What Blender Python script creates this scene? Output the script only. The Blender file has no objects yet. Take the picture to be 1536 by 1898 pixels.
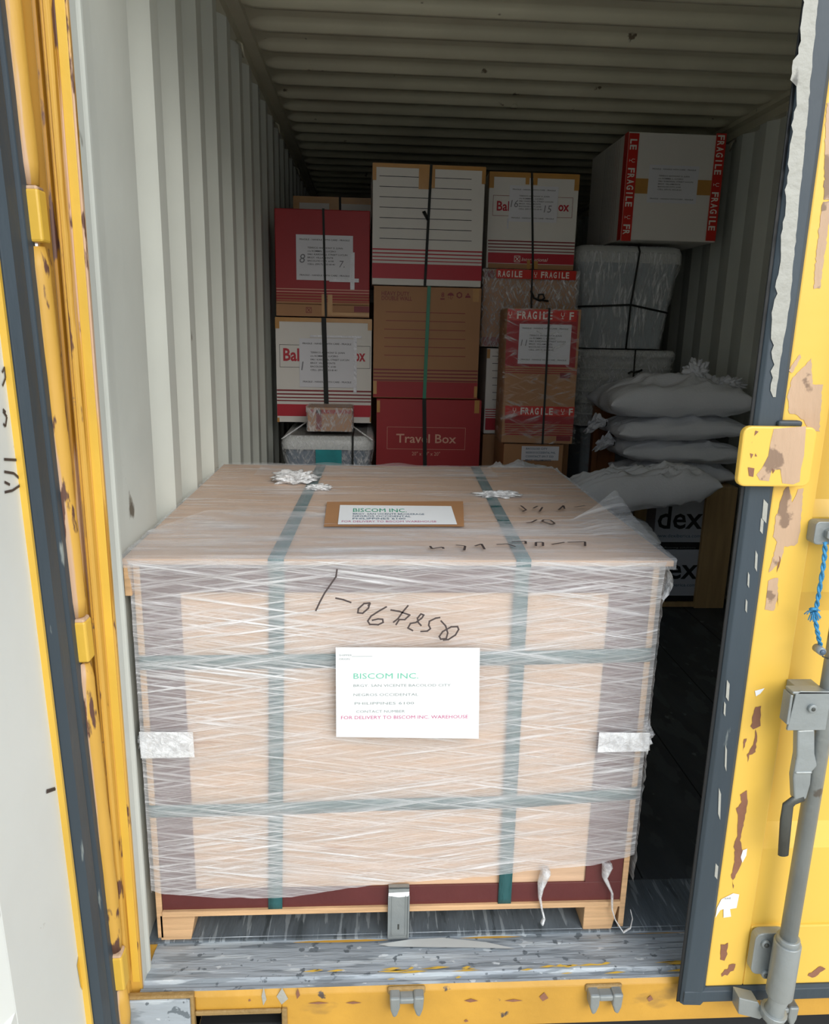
import bpy, math, random
from mathutils import Vector, Matrix, noise

# ------------------------------------------------------------------ camera
CAM = Vector((-0.70, -1.33, 1.347))
RX = Vector((0.998, -0.056, 0.022)); RD = Vector((0.008, -0.236, -0.972)); RF = Vector((0.060, 0.970, -0.235))
RF.normalize(); RD = (RD - RF * RD.dot(RF)).normalized(); RX = RD.cross(RF)
FPX = 1400.0
cd = bpy.data.cameras.new('camera'); cam = bpy.data.objects.new('camera', cd)
bpy.context.scene.collection.objects.link(cam)
m3 = Matrix((RX, -RD, -RF)).transposed()
cam.matrix_world = Matrix.Translation(CAM) @ m3.to_4x4()
cd.sensor_fit = 'VERTICAL'; cd.sensor_height = 24.0; cd.lens = 24.0 * FPX / 1898.0
cd.clip_start = 0.02; cd.clip_end = 200
bpy.context.scene.camera = cam

# ------------------------------------------------------------------ light
sc = bpy.context.scene
sc.view_settings.view_transform = 'Standard'; sc.view_settings.look = 'None'
sc.view_settings.exposure = 0.0; sc.view_settings.gamma = 1.0
sc.view_settings.use_curve_mapping = False
W = bpy.data.worlds.new('overcast_sky'); sc.world = W; W.use_nodes = True
wn = W.node_tree.nodes; wl = W.node_tree.links; wn.clear()
wo = wn.new('ShaderNodeOutputWorld'); wb = wn.new('ShaderNodeBackground')
wtc = wn.new('ShaderNodeTexCoord'); wsx = wn.new('ShaderNodeSeparateXYZ'); wr = wn.new('ShaderNodeValToRGB')
wl.new(wtc.outputs['Generated'], wsx.inputs[0]); wl.new(wsx.outputs['Z'], wr.inputs[0])
wr.color_ramp.elements[0].position = 0.0; wr.color_ramp.elements[0].color = (1.0, 0.98, 0.95, 1)
wr.color_ramp.elements[1].position = 0.8; wr.color_ramp.elements[1].color = (0.62, 0.78, 1.0, 1)
wl.new(wr.outputs[0], wb.inputs[0]); wb.inputs[1].default_value = 1.15
wl.new(wb.outputs[0], wo.inputs[0])
sd = bpy.data.lights.new('hazy_sun', 'SUN'); sun = bpy.data.objects.new('hazy_sun', sd)
sc.collection.objects.link(sun)
sd.energy = 2.5; sd.angle = math.radians(45); sd.color = (1.0, 0.95, 0.88)
sun.rotation_euler = Vector((-0.34, 0.80, -0.52)).to_track_quat('-Z', 'Y').to_euler()
sun.location = (1, -6, 5)

# ------------------------------------------------------------------ helpers
COL = sc.collection
def px(u, v, ax, val):
    d = RX * (u - 768) + RD * (v - 949) + RF * FPX
    return CAM + d * ((val - CAM[ax]) / d[ax])

def srgb(h):
    h = h.lstrip('#'); c = [int(h[i:i + 2], 16) / 255 for i in (0, 2, 4)]
    return tuple(((x + .055) / 1.055) ** 2.4 if x > .04045 else x / 12.92 for x in c) + (1,)

MATS = {}
def mat(name, col, rough=.6, metal=0., var=.12, vs=6., bump=.15, bs=40., stretch=(1, 1, 1), spots=None, spec=.5):
    """spots: list of (colour, noise scale, threshold, stretch)"""
    m = bpy.data.materials.new(name); m.use_nodes = True
    N = m.node_tree.nodes; L = m.node_tree.links
    p = N['Principled BSDF']; p.inputs['Roughness'].default_value = rough; p.inputs['Metallic'].default_value = metal
    p.inputs['Specular IOR Level'].default_value = spec
    tc = N.new('ShaderNodeTexCoord')
    def nz(scale, st, detail=5.):
        mp = N.new('ShaderNodeMapping'); mp.inputs['Scale'].default_value = st
        L.new(tc.outputs['Object'], mp.inputs[0])
        n = N.new('ShaderNodeTexNoise'); n.inputs['Scale'].default_value = scale; n.inputs['Detail'].default_value = detail
        L.new(mp.outputs[0], n.inputs[0]); return n
    c = srgb(col) if isinstance(col, str) else col
    n = nz(vs, stretch)
    r = N.new('ShaderNodeValToRGB')
    r.color_ramp.elements[0].position = .3; r.color_ramp.elements[1].position = .7
    r.color_ramp.elements[0].color = tuple(x * (1 - var) for x in c[:3]) + (1,)
    r.color_ramp.elements[1].color = tuple(min(1, x * (1 + var)) for x in c[:3]) + (1,)
    L.new(n.outputs[0], r.inputs[0]); out = r.outputs[0]
    for (sc_, s, th, st) in (spots or []):
        k = nz(s, st, 8.); rr = N.new('ShaderNodeValToRGB')
        rr.color_ramp.elements[0].position = th; rr.color_ramp.elements[0].color = (0, 0, 0, 1)
        rr.color_ramp.elements[1].position = th + .03; rr.color_ramp.elements[1].color = (1, 1, 1, 1)
        L.new(k.outputs[0], rr.inputs[0])
        mx = N.new('ShaderNodeMixRGB'); L.new(rr.outputs[0], mx.inputs[0]); L.new(out, mx.inputs[1])
        mx.inputs[2].default_value = srgb(sc_); out = mx.outputs[0]
    L.new(out, p.inputs['Base Color'])
    if bump:
        b = nz(bs, stretch, 6.); bp = N.new('ShaderNodeBump'); bp.inputs['Strength'].default_value = bump
        bp.inputs['Distance'].default_value = .01
        L.new(b.outputs[0], bp.inputs['Height']); L.new(bp.outputs[0], p.inputs['Normal'])
    MATS[name] = m; return m

def film_mat(name, lo, hi, stretch, rough=.22, bump=.6, rot=6, scale=1., col=(.93, .95, .97, 1), thr=(.42, .72)):
    m = bpy.data.materials.new(name); m.use_nodes = True
    N = m.node_tree.nodes; L = m.node_tree.links
    p = N['Principled BSDF']; p.inputs['Base Color'].default_value = col; p.inputs['Roughness'].default_value = rough
    tc = N.new('ShaderNodeTexCoord'); fac = []
    for sg in (1, -1):
        mp = N.new('ShaderNodeMapping'); mp.inputs['Scale'].default_value = stretch
        mp.inputs['Rotation'].default_value = (0, math.radians(rot * sg), 0)
        mp.inputs['Location'].default_value = (sg * 3.1, sg, 2 * sg)
        mp.vector_type = 'POINT'
        m2 = N.new('ShaderNodeMapping'); m2.inputs['Rotation'].default_value = (0, math.radians(rot * sg), 0)
        L.new(tc.outputs['Object'], m2.inputs[0]); mp.inputs['Rotation'].default_value = (0, 0, 0)
        L.new(m2.outputs[0], mp.inputs[0])
        n = N.new('ShaderNodeTexNoise'); n.inputs['Scale'].default_value = scale; n.inputs['Detail'].default_value = 6
        n.inputs['Roughness'].default_value = .62; n.inputs['Distortion'].default_value = .4
        L.new(mp.outputs[0], n.inputs[0]); fac.append(n.outputs[0])
    mxx = N.new('ShaderNodeMath'); mxx.operation = 'MAXIMUM'
    L.new(fac[0], mxx.inputs[0]); L.new(fac[1], mxx.inputs[1])
    mr = N.new('ShaderNodeMapRange'); mr.inputs['From Min'].default_value = thr[0]; mr.inputs['From Max'].default_value = thr[1]
    mr.inputs['To Min'].default_value = 0; mr.inputs['To Max'].default_value = 1
    L.new(mxx.outputs[0], mr.inputs['Value'])
    pw = N.new('ShaderNodeMath'); pw.operation = 'POWER'; pw.inputs[1].default_value = 1.6  # white opacity streaks stand in for highlights as well as film haze
    L.new(mr.outputs[0], pw.inputs[0])
    # broad patches where the layers overlap
    big = N.new('ShaderNodeTexNoise'); big.inputs['Scale'].default_value = 4.; big.inputs['Detail'].default_value = 3
    L.new(tc.outputs['Object'], big.inputs[0])
    mb = N.new('ShaderNodeMapRange'); mb.inputs['From Min'].default_value = .35; mb.inputs['From Max'].default_value = .65
    mb.inputs['To Min'].default_value = .55; mb.inputs['To Max'].default_value = 1.25
    L.new(big.outputs[0], mb.inputs['Value'])
    ml = N.new('ShaderNodeMath'); ml.operation = 'MULTIPLY'; L.new(pw.outputs[0], ml.inputs[0]); L.new(mb.outputs[0], ml.inputs[1])
    al = N.new('ShaderNodeMapRange'); al.inputs['To Min'].default_value = lo; al.inputs['To Max'].default_value = hi
    L.new(ml.outputs[0], al.inputs['Value'])
    L.new(al.outputs[0], p.inputs['Alpha'])
    bp = N.new('ShaderNodeBump'); bp.inputs['Strength'].default_value = bump; bp.inputs['Distance'].default_value = .01
    L.new(mxx.outputs[0], bp.inputs['Height']); L.new(bp.outputs[0], p.inputs['Normal'])
    MATS[name] = m; return m

class MB:
    def __init__(s): s.v = []; s.f = []; s.m = []; s.mats = []; s.sm = []
    def mi(s, m):
        m = MATS[m] if isinstance(m, str) else m
        if m not in s.mats: s.mats.append(m)
        return s.mats.index(m)
    def add(s, vs, fs, m, smooth=False):
        o = len(s.v); i = s.mi(m); s.v += [tuple(x) for x in vs]
        for f in fs: s.f.append(tuple(o + k for k in f)); s.m.append(i); s.sm.append(smooth)
        return s
    def box(s, x0, x1, y0, y1, z0, z1, m):
        vs = [(x, y, z) for x in (x0, x1) for y in (y0, y1) for z in (z0, z1)]
        return s.add(vs, [(0, 1, 3, 2), (4, 6, 7, 5), (0, 4, 5, 1), (2, 3, 7, 6), (0, 2, 6, 4), (1, 5, 7, 3)], m)
    def hexa(s, p, m):  # p: 4 bottom (ccw), 4 top
        return s.add(p, [(3, 2, 1, 0), (4, 5, 6, 7), (0, 1, 5, 4), (1, 2, 6, 5), (2, 3, 7, 6), (3, 0, 4, 7)], m)
    def fq(s, x0, x1, z0, z1, y, m):   # quad facing -y
        return s.add([(x0, y, z0), (x1, y, z0), (x1, y, z1), (x0, y, z1)], [(0, 1, 2, 3)], m)
    def fpoly(s, pts, y, m, th=0.):    # polygon facing -y, optional thickness towards +y
        n = len(pts)
        a = sum(pts[i][0] * pts[(i + 1) % n][1] - pts[(i + 1) % n][0] * pts[i][1] for i in range(n))
        if a < 0: pts = pts[::-1]
        if not th: return s.add([(x, y, z) for x, z in pts], [tuple(range(n))], m)
        vs = [(x, y, z) for x, z in pts] + [(x, y + th, z) for x, z in pts]
        fs = [tuple(range(n)), tuple(range(2 * n - 1, n - 1, -1))] + [(i, i + n, (i + 1) % n + n, (i + 1) % n) for i in range(n)]
        return s.add(vs, fs, m)
    def extrude_z(s, pts, z0, z1, m, cap=True):   # pts (x,y) loop
        n = len(pts)
        vs = [(x, y, z0) for x, y in pts] + [(x, y, z1) for x, y in pts]
        fs = [(i, (i + 1) % n, (i + 1) % n + n, i + n) for i in range(n)]
        if cap: fs += [tuple(range(n - 1, -1, -1)), tuple(range(n, 2 * n))]
        return s.add(vs, fs, m)
    def tube(s, path, r, m, seg=10, flat=1., smooth=True):
        path = [Vector(p) for p in path]; n = len(path)
        rs = r if isinstance(r, (list, tuple)) else [r] * n
        vs = []; prev = None
        for i, p in enumerate(path):
            t = (path[min(i + 1, n - 1)] - path[max(i - 1, 0)]).normalized()
            a = Vector((0, 0, 1)) if abs(t.z) < .9 else Vector((0, 1, 0))
            if prev is not None: a = prev
            e1 = (a - t * a.dot(t)).normalized(); e2 = t.cross(e1); prev = e1
            for k in range(seg):
                q = 2 * math.pi * k / seg
                vs.append(p + e1 * math.cos(q) * rs[i] + e2 * math.sin(q) * rs[i] * flat)
        fs = [(i * seg + k, i * seg + (k + 1) % seg, (i + 1) * seg + (k + 1) % seg, (i + 1) * seg + k) for i in range(n - 1) for k in range(seg)]
        fs += [tuple(range(seg - 1, -1, -1)), tuple(range((n - 1) * seg, n * seg))]
        return s.add(vs, fs, m, smooth)
    def grid(s, fn, nu, nv, m, smooth=True):
        vs = [fn(i / nu, j / nv) for j in range(nv + 1) for i in range(nu + 1)]
        fs = [(j * (nu + 1) + i, j * (nu + 1) + i + 1, (j + 1) * (nu + 1) + i + 1, (j + 1) * (nu + 1) + i) for j in range(nv) for i in range(nu)]
        return s.add(vs, fs, m, smooth)
    def loft(s, secs, m, k=5, smooth=True, cap=True):  # secs: (z,x0,x1,y0,y1,r)
        n = 4 * (k + 1); vs = []
        for (z, x0, x1, y0, y1, r) in secs:
            for (cx, cy, a0) in ((x1 - r, y1 - r, 0), (x0 + r, y1 - r, 90), (x0 + r, y0 + r, 180), (x1 - r, y0 + r, 270)):
                for j in range(k + 1):
                    a = math.radians(a0 + 90 * j / k); vs.append((cx + r * math.cos(a), cy + r * math.sin(a), z))
        fs = [(i * n + j, i * n + (j + 1) % n, (i + 1) * n + (j + 1) % n, (i + 1) * n + j) for i in range(len(secs) - 1) for j in range(n)]
        s.add(vs, fs, m, smooth)
        if cap: s.add(vs[-n:], [tuple(range(n))], m); s.add(vs[:n], [tuple(range(n - 1, -1, -1))], m)
        return s
    def pen(s, pts, w, y, m):   # handwritten stroke on a front face (x,z) points
        for i in range(len(pts) - 1):
            a = Vector(pts[i]); b = Vector(pts[i + 1]); d = (b - a)
            if d.length < 1e-6: continue
            d.normalize(); q = Vector((-d.y, d.x)) * w / 2; a = a - d * w * .4; b = b + d * w * .4
            s.fpoly([tuple(a + q), tuple(b + q), tuple(b - q), tuple(a - q)], y - i * 1e-6, m)
        return s
    def text(s, body, x, z, h, y, m, width=None, rot=0, bold=0., align='L', shear=0., fn=None):
        """h = cap height. x,z = left/centre baseline. width squeezes the line."""
        vs, fs, w, ch = text_geo(body, bold)
        k = h / ch; kx = k if width is None else width / w
        ox = 0 if align == 'L' else -w * kx / 2
        c, sn = math.cos(math.radians(rot)), math.sin(math.radians(rot)); out = []
        for (a, b) in vs:
            X = a * kx + ox + shear * b * k; Z = b * k
            P = (x + X * c - Z * sn, y, z + X * sn + Z * c)
            out.append(fn(P) if fn else P)
        return s.add(out, fs, m)
    def build(s, name, parent=None, bevel=0., seg=2, loc=None):
        me = bpy.data.meshes.new(name); me.from_pydata(s.v, [], s.f)
        for m in s.mats: me.materials.append(m)
        me.polygons.foreach_set('material_index', s.m); me.polygons.foreach_set('use_smooth', s.sm)
        me.update(); o = bpy.data.objects.new(name, me); COL.objects.link(o)
        if parent: o.parent = parent
        if loc: o.location = loc
        if bevel:
            b = o.modifiers.new('edge', 'BEVEL'); b.width = bevel; b.segments = seg; b.limit_method = 'ANGLE'; b.angle_limit = math.radians(40)
        return o

TG = {}
def text_geo(body, bold):
    key = (body, bold)
    if key in TG: return TG[key]
    cu = bpy.data.curves.new('t', 'FONT'); cu.body = body; cu.size = 1; cu.resolution_u = 2; cu.offset = bold
    ob = bpy.data.objects.new('t', cu); COL.objects.link(ob)
    dg = bpy.context.evaluated_depsgraph_get(); me = bpy.data.meshes.new_from_object(ob.evaluated_get(dg))
    vs = [(v.co.x, v.co.y) for v in me.vertices]; fs = [tuple(p.vertices) for p in me.polygons]
    bpy.data.objects.remove(ob); bpy.data.curves.remove(cu); bpy.data.meshes.remove(me)
    x0 = min(v[0] for v in vs); w = max(v[0] for v in vs) - x0
    vs = [(a - x0, b) for a, b in vs]
    TG[key] = (vs, fs, w, .70); return TG[key]

def thing(name, label, cat, loc, group=None, rz=0., rx=0., ry=0.):
    o = bpy.data.objects.new(name, None); COL.objects.link(o); o.location = loc; o.rotation_euler = (rx, ry, rz)
    o.empty_display_size = .1
    o['label'] = label; o['category'] = cat
    if group: o['group'] = group
    return o
def tag(o, label, cat, group=None):
    o['label'] = label; o['category'] = cat
    if group: o['group'] = group
    return o
def struct(o, label=None):
    o['kind'] = 'structure'
    if label: o['label'] = label
    return o

# ------------------------------------------------------------------ materials
mat('wall_paint', '#cdd1c9', .5, var=.06, vs=3, bump=.12, bs=14, spots=[('#6b6558', 9, .70, (1, 1, .5)), ('#8d8474', 5, .735, (1, 1, .15))])
mat('roof_paint', '#c8c4ad', .40, var=.10, vs=3, bump=.15, bs=12, spots=[('#6b5f4e', 14, .71, (1, 1, 1))])
mat('door_white', '#dfe3df', .45, var=.04, vs=2.5, bump=.08, bs=18, spots=[('#a8a79c', 11, .70, (1, 1, 1)), ('#8a7f6c', 34, .735, (1, 1, 1))])
mat('yellow_paint', '#d8b045', .42, var=.10, vs=3, bump=.15, bs=22, spots=[('#b98a4c', 10, .70, (1, 1, .35)), ('#7d5a45', 26, .72, (1, 1, .4))])
mat('yellow_door', '#eac054', .38, var=.05, vs=2, bump=.08, bs=20, spots=[('#c79a50', 8, .74, (1, 1, .6)), ('#805b48', 30, .75, (1, 1, .6))])
mat('yellow_worn', '#cc9f45', .5, var=.12, vs=5, bump=.35, bs=22, stretch=(1, 1, .3), spots=[('#c8a688', 9, .48, (2, 2, .10)), ('#a8781f', 12, .55, (3, 3, .12)), ('#5f4034', 16, .60, (2, 2, .45))])
mat('yellow_sill', '#c8983a', .5, var=.14, vs=5, bump=.35, bs=18, spots=[('#b0873c', 6, .60, (.5, 1, 1)), ('#6d6259', 9, .66, (.4, 1, 1.6)), ('#554a42', 22, .70, (1, 1, 1))])
mat('tan_primer', '#c4a588', .6, var=.10, vs=9, bump=.4, bs=50, stretch=(1, 1, .3), spots=[('#8d7460', 16, .60, (1, 1, 1))])
mat('brown_primer', '#8a5f49', .6, var=.15, vs=12, bump=.3, bs=40)
mat('sill_metal', '#a4adb5', .55, metal=.1, var=.14, vs=7, bump=.4, bs=40, stretch=(.25, 2.5, 1), spots=[('#868f96', 24, .54, (.25, 2.5, 1)), ('#bcc5cb', 14, .57, (.3, 2.2, 1)), ('#6c757c', 40, .62, (1, 1, 1)), ('#ccd3d7', 50, .64, (.5, 1, 1))])
mat('plate_steel', '#646d74', .55, metal=.1, var=.25, vs=9, bump=.35, bs=40, stretch=(2.5, .5, 1), spots=[('#8f989e', 16, .57, (5, .4, 1)), ('#4c5459', 12, .60, (3, .5, 1))])
mat('floor_dark', '#3e4347', .6, var=.3, vs=4, bump=.3, bs=25, stretch=(2.5, .6, 1), spots=[('#4b5155', 9, .56, (1.5, .6, 1)), ('#6a7175', 14, .66, (1.2, .8, 1))])
mat('rubber', '#37434c', .5, var=.12, vs=8, bump=.2, bs=30, stretch=(1, 1, .3), spots=[('#8d9592', 24, .66, (1, 1, .14))])
mat('rubber_dark', '#14181b', .5, var=.1, bump=.1)
mat('grey_paint', '#a7a79f', .5, var=.06, vs=10, bump=.5, bs=40, spots=[('#6d6d68', 18, .68, (1, 1, .3))])
mat('galvanised', '#9ba1a1', .45, metal=.45, var=.12, vs=9, bump=.25, bs=30, spots=[('#77716a', 12, .66, (1, 1, 1))])
mat('dark_steel', '#5a5c58', .45, metal=.6, var=.15, vs=9, bump=.2)
mat('concrete', '#c9c5ba', .85, var=.1, vs=1.5, bump=.3, bs=20)
mat('dark_void', '#1a1c1e', .9, var=.1, bump=0)
mat('ply', '#d2b091', .55, var=.13, vs=7, bump=.1, bs=40, stretch=(.5, 1, 7), spots=[('#b98552', 5, .71, (.7, 1, 8))])
mat('ply_top', '#bf9f83', .55, var=.10, vs=6, bump=.1, bs=40, stretch=(.5, 6, 1))
mat('ply_edge', '#d2ab80', .6, var=.2, vs=9, bump=.2, bs=60, stretch=(.6, .6, 12))
mat('maroon_ply', '#5e2c2b', .35, var=.12, vs=8, bump=.1, bs=50, spots=[('#8a6a5c', 40, .74, (1, 1, 1))])
mat('strap_green', '#2b5c5e', .45, var=.1, vs=20, bump=.3, bs=150, stretch=(1, 1, .3))
mat('strap_green_bright', '#0f7a5c', .45, var=.1, bump=0)
mat('strap_dark', '#101513', .65, var=.1, vs=20, bump=.2, bs=150)
mat('cord_black', '#151614', .6, var=.1, bump=0)
mat('paper', '#eceff2', .6, var=.02, vs=4, bump=.15, bs=9)
mat('paper_dim', '#d5d6dc', .6, var=.03, vs=6, bump=.1, bs=10)
mat('ink_black', '#26272b', .6, var=0, bump=0)
mat('ink_faint', '#8f9a98', .6, var=0, bump=0)
mat('ink_green', '#2b9c78', .6, var=0, bump=0)
mat('ink_pale_green', '#6fc3a6', .6, var=0, bump=0)
mat('ink_pink', '#c45f8c', .6, var=0, bump=0)
mat('ink_digit', '#77787e', .6, var=0, bump=0)
mat('ink_pen', '#453b3a', .6, var=0, bump=0)
mat('ink_blue', '#23506e', .6, var=0, bump=0)
mat('white_card', '#d9d6d0', .6, var=.03, vs=4, bump=.12, bs=10)
mat('kraft', '#a97c55', .65, var=.06, vs=5, bump=.12, bs=14)
mat('red_card', '#9c2026', .55, var=.06, vs=4, bump=.12, bs=12)
mat('red_print', '#b01228', .5, var=.04, bump=0)
mat('red_dark_print', '#7d1c24', .5, var=.04, bump=0)
mat('pale_print', '#d2a08a', .5, var=.04, bump=0)
mat('tape_tan', '#b88745', .3, var=.08, vs=14, bump=.1)
mat('tape_red', '#c5261c', .35, var=.06, vs=14, bump=.15, bs=30)
mat('tape_white', '#d5d6dc', .25, var=.06, vs=20, bump=.4, bs=60)
mat('ink_white', '#e6dfd6', .5, var=0, bump=0)
mat('grey_plastic', '#9ba5ab', .4, var=.05, vs=4, bump=.05)
mat('pale_plastic', '#c3c6c4', .35, var=.04, vs=6, bump=.05)
mat('blue_plastic', '#56687a', .35, var=.06, vs=6, bump=.05)
mat('teal_label', '#1f8288', .4, var=.25, vs=16, bump=.05)
mat('sack_cloth', '#dfe2e8', .7, var=.05, vs=5, bump=.2, bs=120)
mat('orange_wood', '#8f5a34', .45, var=.2, vs=6, bump=.1, stretch=(6, 6, .5))
mat('pine', '#b4976a', .6, var=.15, vs=6, bump=.15, stretch=(6, 6, .6))
mat('blue_rope', '#3f93c4', .6, var=.3, vs=60, bump=.5, bs=200)
mat('sticker_blue', '#b6bcc8', .5, var=.03, bump=0)
mat('ink_navy', '#14161d', .5, var=0, bump=0)
mat('weld', '#9c7f4e', .5, var=.2, bump=.5, bs=60)
film_mat('film_front', .30, .95, (3.4, 3., 190.), rough=.28, bump=.75, rot=8, thr=(.45, .70), col=(.90, .91, .93, 1))
film_mat('film_top', .17, .8, (3., 26., 10.), rough=.28, bump=.35, rot=4, thr=(.48, .78), col=(.88, .89, .92, 1))
film_mat('film_crinkle', .12, .8, (48., 40., 10.), rough=.14, bump=1., rot=25, scale=2.0, thr=(.45, .68))
film_mat('film_vertical', .14, .95, (70., 50., 5.), rough=.14, bump=1., rot=8, thr=(.46, .66))
film_mat('film_clear', .02, .7, (7., 7., 40.), rough=.12, bump=.7, rot=20, thr=(.52, .72))
film_mat('film_bunch', .35, .95, (30., 30., 30.), rough=.2, bump=.8, rot=5, scale=1.5, thr=(.40, .62))

# ================================================================== SETTING
LW, RW, CZ, CY = -1.188, 1.176, 2.393, 5.90
mb = MB(); mb.box(-12, 12, -14, 8, -.40, -.30, 'concrete')
struct(mb.build('ground'))

# floor of the container + bright threshold
mb = MB()
mb.box(-1.20, 1.20, .28, CY, -.03, 0, 'floor_dark'); mb.box(-1.20, 1.20, .118, .28, -.03, .0, 'plate_steel')
for i in range(1, 8):   # seams of the floor boards
    mb.box(-1.20 + i * .30, -1.196 + i * .30, .285, CY, -.001, .0006, 'dark_void')
struct(mb.build('floor'))

def corr(a0, a1, pitch, d, w_in, sl):
    """trapezoid wave along a: list of (a, depth)"""
    pts = []; a = a0
    while a < a1 + pitch:
        pts += [(a, 0), (a + w_in, 0), (a + w_in + sl, d), (a + pitch - sl, d)]
        a += pitch
    return [(min(max(p, a0), a1), q) for p, q in pts if p <= a1 + .001]
# side walls, corrugated outwards
for side, X, s in (('left', LW, -1), ('right', RW, 1)):
    mb = MB(); P = [(.16, 0)] + [q for q in corr(.324, CY, .242, .036, .066, .056)]
    vs = []
    for (y, d) in P: vs += [(X + s * d, y, -.02), (X + s * d, y, 2.36)]
    mb.add(vs, [(2 * i, 2 * i + 2, 2 * i + 3, 2 * i + 1) for i in range(len(P) - 1)], 'wall_paint')
    xo = X + s * .05
    mb.add([(xo, 0, -.1), (xo, CY, -.1), (xo, CY, 2.45), (xo, 0, 2.45)], [(0, 1, 2, 3)], 'yellow_paint')
    # top side rail and lower rail
    a, b = sorted((X - s * .002, xo)); mb.box(a, b, .02, CY, 2.345, 2.46, 'roof_paint')
    a, b = sorted((X - s * .045, xo)); mb.box(a, b, .02, CY, 2.385, 2.46, 'roof_paint')
    mb.box(*sorted((X + s * .002, xo)), .10, CY, -.03, .045, 'wall_paint')
    # lashing rings on the rail
    for k in range(5):
        y = .62 + k * 1.1
        mb.tube([(X - s * .003, y, 2.335), (X - s * .022, y - .01, 2.32), (X - s * .026, y, 2.285), (X - s * .022, y + .01, 2.32), (X - s * .003, y + .01, 2.335)], .005, 'roof_paint', 6)
    struct(mb.build('wall_' + side))
# back wall
mb = MB(); P = corr(-1.2, 1.2, .25, .036, .07, .06); vs = []
for (x, d) in P: vs += [(x, CY + d, -.02), (x, CY + d, 2.45)]
mb.add(vs, [(2 * i, 2 * i + 1, 2 * i + 3, 2 * i + 2) for i in range(len(P) - 1)], 'wall_paint')
mb.box(-1.24, 1.24, CY + .04, CY + .05, -.05, 2.47, 'yellow_paint'); mb.box(-1.24, -1.14, CY - .02, CY + .05, -.05, 2.47, 'wall_paint'); mb.box(1.13, 1.24, CY - .02, CY + .05, -.05, 2.47, 'wall_paint')
struct(mb.build('wall_back'))
# roof: ribs run across, ends die out before the rails
mb = MB(); NR = 28; x0, x1 = -1.165, 1.150; y0r = .13
def roof_prof(y):
    t = ((y - y0r) / .209) % 1.0       # raised flats with narrow lower ribs
    def sm(a): a = max(0, min(1, a)); return a * a * (3 - 2 * a)
    return sm((t - .0) / .12) * (1 - sm((t - .76) / .12))
ys = [y0r + .209 * k / 16 for k in range(int((CY - y0r) / .209 * 16) + 1)]
xs = [x0, x0 + .02, x0 + .04, x0 + .06, x0 + .085, -.5, 0, .5, x1 - .085, x1 - .06, x1 - .04, x1 - .02, x1]
wt = [0, .12, .5, .88, 1, 1, 1, 1, 1, .88, .5, .12, 0]
vs = [(x, y, CZ + .033 * w * roof_prof(y) + .012 * (1 - w)) for y in ys for x, w in zip(xs, wt)]
n = len(xs)
mb.add(vs, [(j * n + i, (j + 1) * n + i, (j + 1) * n + i + 1, j * n + i + 1) for j in range(len(ys) - 1) for i in range(n - 1)], 'roof_paint', True)
mb.box(-1.24, 1.24, 0, CY + .05, 2.47, 2.48, 'yellow_paint')
mb.tube([(-.02, 2.62, CZ + .012), (-.02, 2.62, CZ - .003)], .018, 'roof_paint', 12)
struct(mb.build('ceiling'))

# header above the doors, out of view, put in to block light
mb = MB(); mb.box(-1.24, 1.24, -.03, .12, 2.29, 2.47, 'yellow_paint'); struct(mb.build('trim_1'))
# corner post left: stepped section (J bar), inner face turns white behind y = 0.004
mb = MB()
prof = [(-1.163, .002), (-1.163, -.006), (-1.183, -.008), (-1.184, -.022), (-1.187, -.026), (-1.192, -.026), (-1.195, -.020), (-1.196, -.006), (-1.206, -.004), (-1.207, -.014),
        (-1.211, -.016), (-1.214, -.012), (-1.215, .006), (-1.245, .008), (-1.25, .05), (-1.20, .05), (-1.165, .02)]
mb.extrude_z(prof[::-1], -.16, 2.45, 'yellow_worn')
mb.box(-1.181, -1.166, -.0090, -.0075, .02, 2.4, 'yellow_paint')
mb.tube([(-1.1965, -.019, -.05), (-1.1965, -.019, 2.3)], .0028, 'yellow_sill', 8)
jb = [(-1.163, .002), (-1.1635, .030), (-1.162, .036), (-1.160, .042), (-1.160, .050), (-1.163, .058), (-1.170, .072), (-1.186, .105), (-1.188, .17)]
mb.add([(x, y, 0) for x, y in jb] + [(x, y, 2.36) for x, y in jb], [(i, i + 1, i + 1 + len(jb), i + len(jb)) for i in range(len(jb) - 1)], 'wall_paint')
struct(mb.build('trim_2', bevel=.002))
# right post
mb = MB(); mb.extrude_z([(1.16, -.02), (1.245, -.02), (1.245, .16), (1.176, .16), (1.16, .10)], -.16, 2.45, 'yellow_paint'); struct(mb.build('trim_3'))

# sill / threshold
mb = MB()
secs = [(.126, .0005), (.122, -.005), (.112, -.006), (.095, -.002), (.060, -.001), (.030, .0005), (.012, .002), (.006, -.003), (-.002, -.004), (-.010, .003), (-.018, .003), (-.024, -.006)]
NX = 60; vs = []
for (y, z) in secs:
    for i in range(NX + 1):
        x = -1.165 + 2.33 * i / NX
        vs.append((x, y, z + .0016 * noise.noise((x * 6, y * 30, 0))))
m_ = len(secs)
def srow(j): return 'sill_metal' if j < 10 else 'yellow_sill'
for j in range(m_ - 1):
    mb.add(vs[j * (NX + 1):(j + 2) * (NX + 1)], [(i, i + NX + 1, i + NX + 2, i + 1) for i in range(NX)], srow(j), True)
# yellow paint worn along the threshold edge
rnd = random.Random(4)
for k in range(34):
    x = rnd.uniform(-.85, -.02); w = rnd.uniform(.012, .07); y = rnd.choice((.012, .018, .022, -.004)) + rnd.uniform(-.002, .002); hh = rnd.uniform(.0012, .003)
    mb.add([(x, y - hh, .0048), (x + w * .5, y - hh * 1.4, .0046), (x + w, y, .0048), (x + w * .6, y + hh, .0048)], [(0, 1, 2, 3)], 'yellow_paint')
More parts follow.
